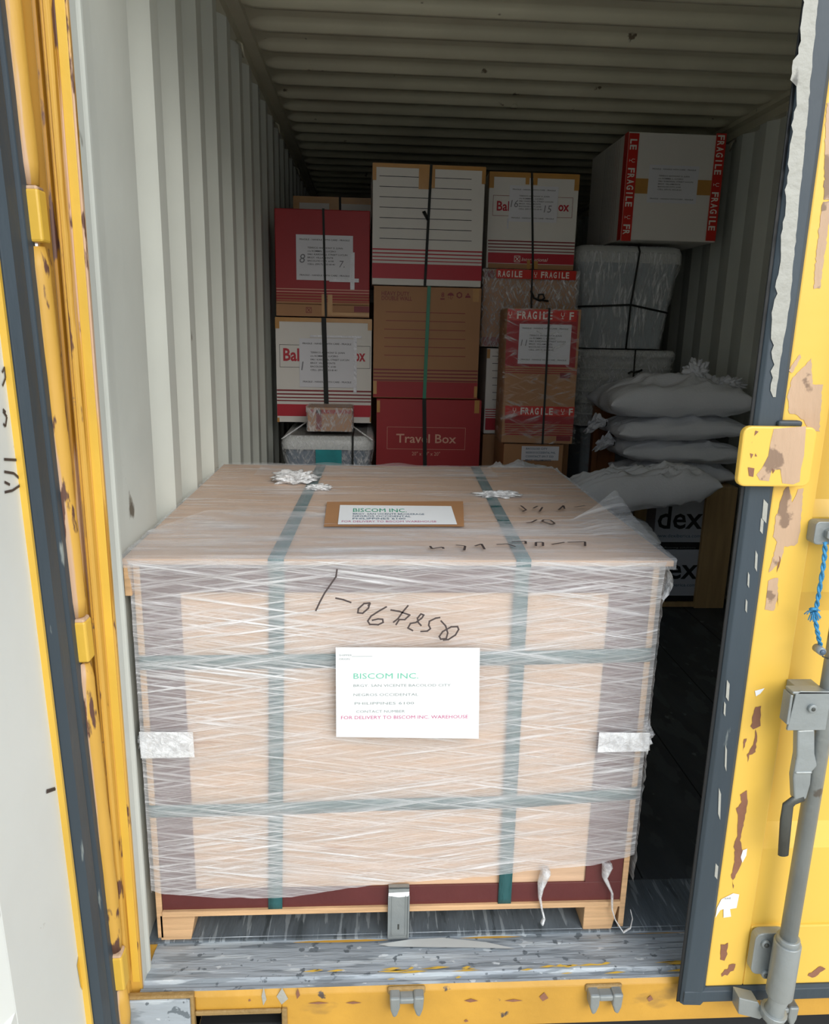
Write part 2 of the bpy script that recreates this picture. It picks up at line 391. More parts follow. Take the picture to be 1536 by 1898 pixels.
# white scraped light patch
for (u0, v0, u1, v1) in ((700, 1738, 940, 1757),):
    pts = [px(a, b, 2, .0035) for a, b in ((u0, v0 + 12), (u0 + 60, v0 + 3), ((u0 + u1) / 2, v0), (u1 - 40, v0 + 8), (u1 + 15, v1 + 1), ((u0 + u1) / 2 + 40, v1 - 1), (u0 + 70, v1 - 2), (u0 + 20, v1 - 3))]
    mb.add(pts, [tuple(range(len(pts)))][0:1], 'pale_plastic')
struct(mb.build('trim_4'))

# yellow sill face with fork slot and keepers
mb = MB(); Y = -.024
a = px(362, 1872, 1, Y); b = px(522, 1872, 1, Y); zt = -.050
mb.box(-1.25, a.x, Y, .12, -.106, -.006, 'yellow_sill'); mb.box(b.x, 1.25, Y, .12, -.106, -.006, 'yellow_sill')
mb.box(a.x, b.x, Y, .12, zt, -.006, 'yellow_sill')
mb.box(a.x, b.x, .05, .06, -.16, zt, 'dark_void')
mb.box(a.x - .012, a.x, Y - .006, .1, -.16, zt + .012, 'weld'); mb.box(b.x, b.x + .012, Y - .006, .1, -.16, zt + .012, 'weld')
mb.box(a.x, b.x, Y - .006, Y, zt, zt + .012, 'weld')
# corner casting face
c0 = px(212, 1850, 1, -.03); c1 = px(352, 1850, 1, -.03)
mb.box(c0.x - .05, c1.x, -.036, -.02, -.17, c0.z - .004, 'sill_metal')
mb.box(c0.x - .05, c1.x + .008, -.034, -.02, c0.z - .004, c0.z + .004, 'weld'); mb.box(c1.x, c1.x + .008, -.034, -.02, -.17, c0.z, 'weld')
mb.box(-1.25, 1.25, .0, .12, -.30, -.106, 'dark_void')
sf = struct(mb.build('trim_5', bevel=.003))
def keeper(u, v, eng=False):
    p = px(u, v, 1, -.03); k = MB()
    k.box(p.x - .040, p.x + .040, -.030, -.022, p.z + .008, p.z + .026, 'weld')
    for s in (-1, 1):
        q = [(p.x + s * .036, p.z + .022), (p.x + s * .014, p.z + .022), (p.x + s * .014, p.z - .004), (p.x + s * .020, p.z - .024), (p.x + s * .028, p.z - .028), (p.x + s * .034, p.z - .010)]
        k.fpoly(q, -.052, 'galvanised', .03)
    k.box(p.x - .016, p.x + .016, -.050, -.024, p.z + .004, p.z + .018, 'galvanised')
    k.build('cam_keeper', sf, bevel=.004)
keeper(753, 1850); keeper(1118, 1845); keeper(1440, 1868)
# weld scars along the sill face
k = MB()
for (u0, v0, w, h) in ((484, 1830, 10, 34), (512, 1832, 22, 30), (548, 1832, 8, 20), (460, 1852, 5, 5), (570, 1858, 40, 3), (640, 1857, 30, 4), (860, 1852, 26, 6), (1000, 1840, 16, 16), (935, 1853, 34, 4), (1200, 1845, 10, 12), (860, 1890, 8, 5)):
    p = px(u0, v0, 1, -.026); q = px(u0 + w, v0 + h, 1, -.026)
    k.fpoly([(p.x, (p.z + q.z) / 2), ((p.x + q.x) / 2 - .002, q.z), (q.x, (p.z + q.z * 2) / 3), ((p.x + q.x) / 2, p.z)], -.0245 - .001, 'grey_paint' if h > 20 else 'brown_primer')
k.build('worn_paint', sf)

# ---- left door, swung open: leaf in the plane x = -1.245 running towards the viewer
DX = -1.245
dl = thing('door_1', 'open left door leaf with white inner face and black gasket', 'door', (DX, -.03, 0)); del dl['category']; struct(dl)
mb = MB()
def lb(x0, x1, y0, y1, z0, z1, m): mb.box(x0, x1, y0, y1, z0, z1, m)
lb(-.05, 0, -.345, -.012, -.05, 2.33, 'door_white')      # hinge stile
lb(-.05, 0, -1.17, -1.02, -.05, 2.33, 'door_white')
lb(-.05, 0, -1.02, -.345, -.05, .09, 'door_white'); lb(-.05, 0, -1.02, -.345, 2.22, 2.33, 'door_white')
P = corr(.09, 2.22, .42, .03, .22, .03); vs = []
for (z, d) in P: vs += [(-.003 - d, -1.02, z), (-.003 - d, -.42, z), (-.0006, -.345, z)]
mb.add(vs, [(3 * i + k, 3 * i + 1 + k, 3 * i + 4 + k, 3 * i + 3 + k) for i in range(len(P) - 1) for k in (0, 1)], 'door_white')
lb(-.058, -.050, -1.17, -.012, -.05, 2.33, 'yellow_paint')
# yellow paint showing low on the stile
def dpx(u, v, off=.001): p = px(u, v, 0, DX + off); return (off, p.y + .03, p.z)
pts = [dpx(*q) for q in ((141, 1700), (150, 1780), (158, 1870), (140, 1860), (122, 1830), (116, 1790), (124, 1745))]
mb.add(pts, [tuple(range(len(pts)))], 'yellow_paint')
mb.build('door_panel', dl, bevel=.002)
g = MB()   # gasket with two lips, long marks
gp = [(0, -.012), (.012, -.010), (.020, -.018), (.020, -.046), (.014, -.052), (.013, -.060), (.020, -.066), (.019, -.098), (.008, -.112), (0, -.112)]
g.extrude_z(gp, -.05, 2.33, 'rubber'); g.build('gasket', dl, bevel=.002)
g = MB(); g.box(0, .010, -.128, -.121, -.05, 2.33, 'yellow_paint'); g.box(0, .004, -.121, -.112, -.05, 2.33, 'rubber_dark'); g.build('edge_strip', dl)
# felt pen marks
g = MB()
def dpen(pts, w=.004):
    q = [dpx(u, v, .0012) for u, v in pts]
    for i in range(len(q) - 1):
        a = Vector(q[i]); b = Vector(q[i + 1]); d = (b - a).normalized(); n_ = Vector((0, -d.z, d.y)) * w / 2
        g.add([a + n_, a - n_, b - n_, b + n_], [(0, 1, 2, 3)], 'ink_pen')
dpen([(0, 690), (5, 680), (6, 700), (0, 715)]); dpen([(0, 762), (7, 772), (4, 790), (0, 785)]); dpen([(0, 758), (5, 764)])
dpen([(0, 851), (18, 852), (38, 852)]); dpen([(0, 874), (18, 877), (30, 888), (28, 900), (14, 909), (0, 912)]); dpen([(0, 893), (10, 898)])
dpen([(66, 1469), (83, 1463)]); dpen([(66, 1466), (82, 1461)])
g.build('pen_marks', dl)
# hinge column
hz = [(1.466, 1.544), (.758, .835), (.049, .128)]
segs = []; zc = -.06
for a, b in sorted(hz): segs.append((zc, a - .006)); zc = b + .006
segs.append((zc, 2.3))
h = MB()
for a, b in segs:
    n_ = max(3, int((b - a) / .03)); path = []; rs = []
    for i in range(n_ + 1):
        z = a + (b - a) * i / n_; path.append((-1.2255 + .0016 * noise.noise((z * 9, 1, 0)), -.042, z)); rs.append(.0165 + .0015 * noise.noise((z * 14, 4, 0)))
    rs[0] *= .8; rs[-1] *= .8
    h.tube(path, rs, 'yellow_worn', 14)
hh = h.build('hinge_bar'); hh.parent = dl; hh.matrix_parent_inverse = Matrix.Translation(-Vector(dl.location))
for a, b in hz:
    k = MB(); k.box(-1.243, -1.2075, -.060, -.028, a, b, 'yellow_paint'); k.box(-1.2415, -1.209, -.0585, -.03, b - .004, b + .005, 'tan_primer')
    o = k.build('hinge_knuckle', dl, bevel=.004); o.matrix_parent_inverse = Matrix.Translation(-Vector(dl.location))

dl.location.x += .030; dl.rotation_euler = (0, -.021, 0)

# ---- right door, closed
d2 = thing('door_2', 'closed yellow right door leaf with black rubber gasket', 'door', (0, 0, 0)); del d2['category']; struct(d2)
F = -.05; XL = .018; XS = .100; XR = 1.16
mb = MB()
mb.box(XL, XS, F, F + .05, .008, 2.31, 'yellow_door')
mb.box(1.08, XR, F, F + .05, .008, 2.31, 'yellow_door')
zb = px(1460, 1716, 1, F).z
mb.box(XS, 1.08, F, F + .05, .008, zb, 'yellow_door'); mb.box(XS, 1.08, F, F + .05, 2.24, 2.31, 'yellow_door')
zs = []
def zz(v): return px(1500, v, 1, F).z
bands = [(zz(1716), zz(1575), .006), (zz(1535), zz(1140), .024), (zz(1100), zz(960), .008), (zz(930), zz(560), .024)]
prof = []
for (a, b, d) in bands: prof += [(a, d), (b, d)]
prof += [(zz(520), .008), (zz(380), .008), (zz(350), .024), (2.24, .024)]
vs = []
for (z, d) in prof: vs += [(XS, F + d, z), (1.08, F + d, z)]
mb.add(vs, [(2 * i, 2 * i + 1, 2 * i + 3, 2 * i + 2) for i in range(len(prof) - 1)], 'yellow_door')
mb.box(XL, XR, F + .045, F + .052, .008, 2.31, 'wall_paint')
dp = mb.build('door_panel', d2, bevel=.003)
g = MB()
# vertical gasket lip then bottom lip (rounded section)
g.extrude_z([(-.034, -.040), (-.034, -.052), (-.028, -.058), (.008, -.060), (.016, -.054), (.018, -.050), (.018, -.040), (-.034, -.043)], -.03, 2.33, 'rubber')
g.box(-.040, -.030, -.050, -.046, -.03, 2.33, 'rubber_dark')
g.add([(x, y, z) for x in (-.030, 1.18) for (y, z) in ((-.052, .0085), (-.060, .004), (-.060, -.020), (-.054, -.028), (-.038, -.028), (-.038, .0085))],
      [(i, (i + 1) % 6, (i + 1) % 6 + 6, i + 6) for i in range(6)] + [(5, 4, 3, 2, 1, 0)], 'rubber')
# grey paint smeared along the upper gasket
def strip(pts, y, m, mb_): mb_.fpoly([(px(u, v, 1, y).x, px(u, v, 1, y).z) for u, v in pts], y, m)
rnd = random.Random(2); Lp = []; Rp = []
for v in range(-20, 745, 12):
    t = (v + 20) / 765
    cl = 1502 + (1442 - 1502) * min(1, (v) / 640) if v < 640 else 1442 - (v - 640) * .08
    wL = 14 if v < 90 else (10 if v < 200 else 13); 
    if 100 < v < 150: wL = 22
    if v > 560: wL = max(3, 16 - (v - 560) * .07)
    wR = 14 if v < 560 else max(2, 14 - (v - 560) * .065)
    Lp.append((cl - wL + rnd.uniform(-3.5, 3.5), v)); Rp.append((cl + wR + rnd.uniform(-1, 1), v))
for i in range(len(Lp) - 1): strip([Lp[i], Rp[i], Rp[i + 1], Lp[i + 1]], -.0602, 'grey_paint', g)
for (u, v, w, hgt) in ((1415, 925, 8, 45), (1410, 960, 5, 30), (1400, 1020, 4, 40), (1386, 1060, 3, 30), (1382, 1110, 3, 26), (1347, 1260, 5, 40), (1342, 1300, 3, 28), (1344, 1380, 3, 50), (1332, 1460, 4, 60), (1326, 1600, 5, 30)):
    strip([(u, v), (u + w, v + hgt * .2), (u + w * .6, v + hgt), (u - w * .4, v + hgt * .8)], -.0605, 'grey_paint', g)
g.build('gasket', d2, bevel=.0015)
# worn paint on the stile
w = MB()
def rag(pts, step=5., amp=2.6, seed=0.):
    o = []
    for i in range(len(pts)):
        a, b = Vector(pts[i]), Vector(pts[(i + 1) % len(pts)]); n_ = max(1, int((b - a).length / step))
        for k in range(n_):
            q = a.lerp(b, k / n_); o.append((q.x + amp * noise.noise((q.x * .31, q.y * .31, seed)), q.y + amp * 1.3 * noise.noise((q.x * .27, q.y * .27, seed + 7))))
    return o
def patch(pts, m, y=F - .0007): strip(rag(pts), y, m, w)
patch([(1478, 692), (1503, 664), (1506, 712), (1524, 712), (1518, 800), (1502, 800), (1490, 780), (1478, 770), (1462, 765), (1460, 735), (1466, 705)], 'tan_primer'); patch([(1460, 688), (1482, 656), (1484, 662), (1468, 692)], 'tan_primer')
patch([(1455, 905), (1462, 900), (1468, 930), (1480, 908), (1489, 905), (1482, 990), (1476, 1010), (1466, 1012), (1455, 1012), (1446, 1040), (1436, 1052), (1424, 1062), (1430, 1040), (1440, 1005), (1432, 995), (1438, 960), (1446, 930)], 'tan_primer')
patch([(1424, 1075), (1442, 1070), (1441, 1110), (1434, 1132), (1418, 1130)], 'tan_primer')
patch([(1532, 190), (1545, 190), (1545, 370), (1526, 370)], 'tan_primer'); patch([(1524, 375), (1540, 372), (1532, 440), (1520, 535), (1508, 535), (1512, 470)], 'tan_primer')
for pp in ([(1400, 1310), (1410, 1310), (1408, 1345), (1396, 1352), (1391, 1345), (1396, 1325)], [(1400, 1352), (1403, 1365), (1399, 1395), (1388, 1400), (1386, 1412), (1384, 1400), (1396, 1380)],
           [(1372, 1472), (1384, 1465), (1385, 1490), (1378, 1530), (1371, 1558), (1378, 1590), (1370, 1612), (1358, 1632), (1354, 1622), (1362, 1598), (1360, 1565), (1365, 1555), (1368, 1520), (1364, 1500), (1374, 1488)],
           [(1357, 1632), (1360, 1648), (1358, 1640)], [(1336, 1750), (1349, 1748), (1348, 1768), (1342, 1780), (1335, 1778)], [(1337, 1806), (1342, 1796), (1348, 1795), (1352, 1788), (1364, 1786), (1358, 1798), (1348, 1806), (1338, 1809)],
           [(1379, 1370), (1384, 1368), (1377, 1392)], [(1440, 1060), (1444, 1030), (1447, 1040)], [(1440, 1125), (1443, 1095), (1441, 1105)], [(1496, 1808), (1520, 1790), (1530, 1796), (1505, 1812)]):
    patch(pp, 'brown_primer', F - .0009)
w.build('worn_paint', d2)
w = MB()
patch_pts = [(1336, 1666), (1358, 1655), (1369, 1657), (1364, 1682), (1352, 1684), (1354, 1698), (1340, 1700), (1340, 1684), (1334, 1686), (1325, 1700), (1328, 1682)]
w.fpoly([(px(u, v, 1, F).x, px(u, v, 1, F).z) for u, v in patch_pts], F - .0015, 'paper', .0004)
p = px(1342, 1666, 1, F); w.text('IONS', p.x, p.z, .004, F - .0018, 'ink_pen', rot=3)
for pts in ([(1376, 1575), (1384, 1572), (1382, 1585), (1375, 1598), (1372, 1588)], [(1398, 1280), (1416, 1275), (1408, 1285), (1400, 1290)]):
    w.fpoly([(px(u, v, 1, F).x, px(u, v, 1, F).z) for u, v in pts], F - .0015, 'paper', .0004)
w.build('torn_sticker', d2)
# overlap plate
p0 = px(1379, 790, 1, -.078); p1 = px(1500, 903, 1, -.078)
def rrect(x0, x1, z0, z1, r):
    o = []
    for cx, cz, a0 in ((x1 - r, z1 - r, 0), (x0 + r, z1 - r, 90), (x0 + r, z0 + r, 180), (x1 - r, z0 + r, 270)):
        for j in range(5): a = math.radians(a0 + 22.5 * j); o.append((cx + r * math.cos(a), cz + r * math.sin(a)))
    return o
w = MB(); w.fpoly(rrect(p0.x, p1.x, p1.z, p0.z, .014), -.078, 'yellow_door', .014)
w.box(p0.x + .045, p1.x - .004, -.066, -.048, p1.z + .004, p0.z - .004, 'yellow_door')
pl = w.build('overlap_plate', d2, bevel=.003)
w = MB()
def pp2(u, v): q = px(u, v, 1, -.079); return (q.x, q.z)
w.fpoly([pp2(*q) for q in ((1434, 795), (1494, 790), (1490, 845), (1484, 870), (1482, 893), (1470, 898), (1450, 896), (1446, 870), (1430, 872), (1425, 892), (1408, 890), (1402, 880), (1412, 868), (1424, 845), (1428, 820))], -.0785, 'tan_primer')
for q in ([(1386, 866), (1398, 868), (1396, 884), (1388, 882)], [(1400, 798), (1406, 800), (1398, 808)], [(1390, 840), (1396, 842), (1392, 850)], [(1430, 868), (1436, 872), (1432, 878)], [(1400, 840), (1403, 846), (1399, 846)]):
    w.fpoly([pp2(*a) for a in q], -.0788, 'brown_primer')
w.build('worn_paint', pl)
# small rubber flap above plate
w = MB(); a = px(1424, 776, 1, -.066); b = px(1486, 792, 1, -.066); w.box(a.x + .018, b.x, -.068, -.05, b.z, a.z - .003, 'rubber'); w.build('rubber_flap', d2, bevel=.004)
# lock rod, bearings, catch, handle
rx, ry = .1475, -.102
w = MB(); w.tube([(rx, ry, .015), (rx, ry, 2.36)], .0165, 'galvanised', 20); rod = w.build('lock_rod', d2)
w = MB()
a = px(1398, 1735, 1, -.075); b = px(1480, 1812, 1, -.075)
w.fpoly(rrect(a.x + .004, rx + .02, b.z + .01, a.z + .004, .016), -.074, 'galvanised', .02)
w.tube([(rx, ry, b.z - .012), (rx, ry, a.z + .010)], .026, 'galvanised', 18)
w.tube([(rx, ry, a.z + .008), (rx, ry, a.z + .022)], .022, 'galvanised', 18)
for v in (1751, 1807):
    q = px(1416, v, 1, -.078); w.tube([(q.x + .004, -.080, q.z), (q.x + .004, -.070, q.z)], .0095, 'galvanised', 14); w.tube([(q.x + .004, -.083, q.z), (q.x + .004, -.078, q.z)], .005, 'dark_steel', 10)
w.build('rod_bearing', d2, bevel=.002)
w = MB(); q = px(1452, 1862, 1, -.1)
w.tube([(rx, ry, .035), (rx - .002, ry, .012), (rx - .004, ry + .002, -.006)], [.021, .017, .020], 'galvanised', 16)
w.tube([(rx - .004, ry + .002, -.004), (rx - .006, ry + .004, -.022)], [.027, .024], 'galvanised', 16)
w.fpoly([(px(u, v, 1, -.09).x, px(u, v, 1, -.09).z) for u, v in ((1370, 1850), (1405, 1858), (1418, 1882), (1408, 1890), (1368, 1880))], -.09, 'galvanised', .03)
w.build('cam_foot', rod, bevel=.002)
# bolt plate at top right
w = MB(); a = px(1513, 967, 1, -.075); b = px(1545, 1010, 1, -.075)
w.fpoly(rrect(a.x, b.x + .02, b.z, a.z, .008), -.075, 'galvanised', .025); cx = (a.x + b.x) / 2 + .008; cz = (a.z + b.z) / 2
w.tube([(cx, -.086, cz), (cx, -.074, cz)], .012, 'galvanised', 6, smooth=False); w.tube([(cx, -.088, cz), (cx, -.085, cz)], .006, 'dark_steel', 12)
w.build('bolt_plate', d2, bevel=.002)
# handle catch + lever
w = MB(); a = px(1464, 1280, 1, -.115); b = px(1528, 1352, 1, -.115)
w.fpoly([(a.x + .004, b.z), (a.x + .010, a.z - .006), (a.x + .018, a.z), (b.x, a.z - .002), (b.x, b.z), (a.x + .016, b.z)], -.118, 'galvanised', .006)
w.box(a.x + .001, a.x + .006, -.118, -.092, b.z + .012, a.z - .008, 'galvanised')
w.box(a.x + .004, b.x, -.118, -.092, a.z - .006, a.z - .001, 'galvanised'); w.box(a.x + .03, b.x, -.112, -.052, b.z + .004, a.z - .008, 'galvanised')
cx = px(1505, 1313, 1, -.12); w.tube([(cx.x, -.124, cx.z), (cx.x, -.117, cx.z)], .0085, 'galvanised', 14); w.tube([(cx.x, -.1255, cx.z), (cx.x, -.123, cx.z)], .004, 'dark_steel', 10)
w.build('handle_catch', d2, bevel=.002)
w = MB()
def hp(u, v, y=-.112): q = px(u, v, 1, y); return (q.x, q.z)
w.fpoly([hp(1476, 1352), (hp(1508, 1350)), hp(1508, 1395), hp(1513, 1418), hp(1502, 1430), hp(1500, 1452), hp(1492, 1480), hp(1470, 1482), hp(1468, 1440), hp(1475, 1400)], -.116, 'galvanised', .018)
w.box(hp(1470, 1434)[0], hp(1502, 1434)[0], -.118, -.1, hp(0, 1452)[1], hp(0, 1446)[1], 'galvanised')
lev = w.build('handle_hub', d2, bevel=.004)
w = MB(); q = [hp(1488, 1478), hp(1470, 1484), hp(1460, 1492), hp(1456, 1520), hp(1451, 1584)]
w.tube([(a, -.112, b) for a, b in q], [.008, .009, .011, .0115, .0105], 'dark_steel', 12, flat=.6); w.build('lock_handle', d2)

# blue rope tied to the bolt
w = MB(); P = [(1527, 1004), (1526, 1030), (1522, 1060), (1516, 1095), (1512, 1120), (1508, 1140), (1512, 1165), (1516, 1185), (1520, 1200)]
pts = []
for i in range(len(P) - 1):
    for k in range(6):
        t = k / 6; pts.append((P[i][0] * (1 - t) + P[i + 1][0] * t, P[i][1] * (1 - t) + P[i + 1][1] * t))
for ph in (0, math.pi):
    w.tube([(px(u, v, 1, -.095).x + .0022 * math.cos(i * .9 + ph), -.098 + .0022 * math.sin(i * .9 + ph), px(u, v, 1, -.095).z) for i, (u, v) in enumerate(pts)], .0024, 'blue_rope', 6)
rnd = random.Random(9); kn = px(1506, 1132, 1, -.098)
for k in range(14):
    a = Vector((kn.x, -.100, kn.z)); d = Vector((rnd.uniform(-1, .5), rnd.uniform(-.4, .2), rnd.uniform(-1, .6))).normalized()
    w.tube([a, a + d * .009, a + d * .014 + Vector((0, 0, -.006))], .0010, 'blue_rope', 5)
w.tube([(kn.x - .006, -.100, kn.z + .004), (kn.x + .002, -.104, kn.z + .006), (kn.x + .007, -.098, kn.z), (kn.x, -.094, kn.z - .006), (kn.x - .006, -.1, kn.z + .004)], .003, 'blue_rope', 6)
tag(w.build('rope'), 'frayed blue rope hanging from the bolt on the yellow right door', 'rope')
w = MB(); q = px(1519, 1205, 1, -.11)
w.tube([(q.x, -.118, q.z), (q.x, -.098, q.z)], .0075, 'galvanised', 14); w.tube([(q.x, -.121, q.z), (q.x, -.117, q.z)], .005, 'blue_plastic', 12)
w.tube([(q.x, -.105, q.z), (q.x + .01, -.107, q.z - .014), (q.x + .02, -.107, q.z - .018)], .0015, 'dark_steel', 6)
tag(w.build('bolt_seal'), 'small round metal bolt seal with wire at the end of the blue rope', 'seal')

# ================================================================== CRATE
CX0, CX1, CY0, CY1, CT = -1.165, -.102, .128, 1.14, .888
cr = thing('wooden_crate', 'big plywood pallet crate with dark maroon edges, wrapped in clear film and green straps', 'crate', (0, 0, 0))
cr.location = ((CX0 + CX1) / 2, (CY0 + CY1) / 2, 0); OFF = -Vector(cr.location)
def kid(mb_, name, parent=cr, **k):
    o = mb_.build(name, parent, **k)
    if parent is cr: o.matrix_parent_inverse = Matrix.Translation(OFF)
    return o
w = MB(); w.box(CX0 + .014, CX1 - .014, CY0, CY0 + .012, .068, CT, 'ply'); kid(w, 'front_panel')
w = MB(); w.box(CX0 + .014, CX1 - .014, CY1 - .012, CY1, .068, CT, 'ply'); kid(w, 'back_panel')
for a in (CX0, CX1 - .013):
    w = MB(); w.box(a, a + .013, CY0 - .006, CY1 + .006, .006 if a > -1 else .006, CT, 'ply_edge'); kid(w, 'side_panel', bevel=.001)
w = MB(); w.box(-1.180, -.079, .108, 1.165, CT, .900, 'ply_top'); lid = kid(w, 'lid', bevel=.0015)
w = MB(); w.box(-1.1800, -1.167, .112, .16, .822, .886, 'ply_edge'); kid(w, 'corner_block', bevel=.001)
w = MB()
w.box(CX0 + .014, CX1 - .014, CY0 - .005, CY0, .826, CT - .001, 'maroon_ply')
w.box(CX0 + .014, CX1 - .014, CY0 - .005, CY0, .079, .128, 'maroon_ply')
w.box(CX0 + .014, CX0 + .014 + .075, CY0 - .005, CY0, .128, .826, 'maroon_ply')
w.box(CX1 - .014 - .085, CX1 - .014, CY0 - .005, CY0, .128, .826, 'maroon_ply')
kid(w, 'maroon_batten', bevel=.001)
w = MB(); w.box(CX0 + .014, CX1 - .014, CY0 - .012, CY1, .066, .079, 'ply_edge'); kid(w, 'deck_board', bevel=.001)
for a, b in ((CX0 + .006, CX0 + .085), (CX1 - .095, CX1 - .015), (-.672, -.592)):
    yb = .0
    w = MB(); y0_, y1_ = (CY0 - .006, CY1) if a != -.672 else (CY0 + .12, CY1)
    w.hexa([(a, y0_, 0), (b - .012, y0_, 0), (b, y1_, 0), (a, y1_, 0), (a, y0_, .066), (b, y0_, .066), (b, y1_, .066), (a, y1_, .066)], 'ply_edge'); kid(w, 'skid', bevel=.002)
# metal bracket
a = px(720, 1644, 1, .112); b = px(757, 1722, 1, .106)
w = MB(); w.box(a.x, b.x, .108, .1105, .006, a.z, 'galvanised'); w.box(a.x, b.x, .108, .121, a.z - .003, a.z, 'galvanised')
w.box(a.x - .001, a.x + .0025, .104, .1105, .006, a.z - .02, 'galvanised'); w.box(b.x - .0025, b.x + .001, .104, .1105, .006, a.z - .02, 'galvanised')
w.box(a.x + .007, a.x + .009, .1065, .108, .012, a.z - .02, 'galvanised'); w.box(b.x - .009, b.x - .007, .1065, .108, .012, a.z - .02, 'galvanised')
w.fq((a.x + b.x) / 2 - .002, (a.x + b.x) / 2 + .002, .026, .040, .1078, 'dark_steel')
w.fpoly([(a.x, a.z - .012), (b.x, a.z - .010), (b.x, a.z - .022), ((a.x + b.x) / 2, a.z - .024), (a.x, a.z - .020)], .1076, 'paper')
w.box(a.x, b.x, .108, .20, .0, .006, 'galvanised')
kid(w, 'metal_bracket', bevel=.001)

# straps (under the film)
SY = CY0 - .0075
def strap_v(u_top, v_top, u_bot, v_bot, wd, u_back):
    a = px(u_top, v_top, 1, SY); b = px(u_bot, v_bot, 1, SY); s = MB()
    N_ = 30
    def c(t): return a.x + (b.x - a.x) * t
    z0, z1 = .905, .0665
    fr = [(c(i / N_), SY - .0015 + .0012 * noise.noise((i * .4, u_top, 0)), .888 + (z1 - .888) * i / N_) for i in range(N_ + 1)]
    path = [(c(0), .1055, .902)] + [(c(0), .1055, .888)] + fr[1:] + [(b.x, SY + .02, .0655)]
    xb = px(u_back, 872, 2, .902).x
    top = [(c(0) + (xb - c(0)) * t, .1055 + 1.061 * t, .9018) for t in [i / 16 for i in range(17)]][::-1]
    path = top + path[1:]
    vs = []
    for (x, y, z) in path: vs += [(x - wd / 2, y, z), (x + wd / 2, y, z)]
    s.add(vs, [(2 * i, 2 * i + 1, 2 * i + 3, 2 * i + 2) for i in range(len(path) - 1)], 'strap_green', True)
    o = kid(s, 'green_strap'); md = o.modifiers.new('t', 'SOLIDIFY'); md.thickness = .0008
strap_v(513, 1040, 510, 1680, .031, 592); strap_v(968, 1040, 934, 1680, .030, 886)
def strap_h(pts, wd):
    s = MB(); N_ = 40; vs = []
    def cz(x):
        for (x0, z0), (x1, z1) in zip(pts[:-1], pts[1:]):
            if x <= x1: return z0 + (z1 - z0) * (x - x0) / (x1 - x0)
        return pts[-1][1]
    y = SY - .003
    path = [(CX0 - .002, CY1, cz(CX0)), (CX0 - .002, CY0 - .004, cz(CX0)), (CX0 + .004, y, cz(CX0))] + [(x, y - .0008 * noise.noise((x * 9, 0, 3)), cz(x)) for x in [CX0 + .01 + (CX1 - CX0 - .02) * i / N_ for i in range(N_ + 1)]] + [(CX1 - .004, y, cz(CX1)), (CX1 + .002, CY0 - .004, cz(CX1)), (CX1 + .002, CY1, cz(CX1))]
    for (x, yy, z) in path: vs += [(x, yy, z + wd / 2), (x, yy, z - wd / 2)]
    s.add(vs, [(2 * i, 2 * i + 1, 2 * i + 3, 2 * i + 2) for i in range(len(path) - 1)], 'strap_green', True)
    o = kid(s, 'green_strap'); md = o.modifiers.new('t', 'SOLIDIFY'); md.thickness = .0008
def hz_(u, v): q = px(u, v, 1, SY - .003); return (q.x, q.z)
strap_h([hz_(250, 1229), hz_(560, 1226), hz_(740, 1222), hz_(960, 1220), hz_(1215, 1214)], .031)
strap_h([hz_(265, 1505), hz_(520, 1500), hz_(700, 1492), hz_(960, 1487), hz_(1190, 1470)], .029)

# stretch film
random.seed(3)
def ridg(x, z, k=1.):
    return abs(noise.noise((x * 3 * k, z * 45 * k, 1.7))) + .5 * abs(noise.noise((x * 5 * k, z * 110 * k, 5.1)))
fb = [(255, 1655), (300, 1660), (400, 1668), (470, 1670), (540, 1668), (620, 1656), (700, 1645), (800, 1636), (900, 1630), (1000, 1618), (1100, 1608), (1172, 1590)]
fbw = [(px(u, v, 1, .105).x, px(u, v, 1, .105).z) for u, v in fb]
def interp(tab, x):
    if x <= tab[0][0]: return tab[0][1]
    for (a0, b0), (a1, b1) in zip(tab[:-1], tab[1:]):
        if x <= a1: return b0 + (b1 - b0) * (x - a0) / (a1 - a0)
    return tab[-1][1]
fm = MB()
FX0, FX1 = CX0 - .006, CX1 + .007
def ff(u, v):
    x = FX0 + (FX1 - FX0) * u; zb_ = interp(fbw, x) + .003 * noise.noise((x * 25, 0, 0)); z = .8985 + (zb_ - .8985) * v
    y = .1035 + .011 * min(1, v * 9) - .0045 * ridg(x, z) - .003 * noise.noise((x * 4, z * 5, 2))
    # taut over the projecting side edges
    e = min(u, 1 - u) * (FX1 - FX0)
    if e < .02: y += (.02 - e) * .25
    return (x, y, z)
fm.grid(ff, 150, 220, 'film_front')
def fr_(u, v):
    y = .115 + 1.03 * u; z = .8985 + (.13 - .8985) * v
    return (FX1 + .002 + .006 * ridg(y, z), y, z)
fm.grid(fr_, 60, 90, 'film_front')
def fl_(u, v):
    y = .115 + 1.03 * u; z = .8985 + (.13 - .8985) * v
    return (FX0 + .001 * ridg(y, z), y, z)
fm.grid(fl_, 20, 60, 'film_front')
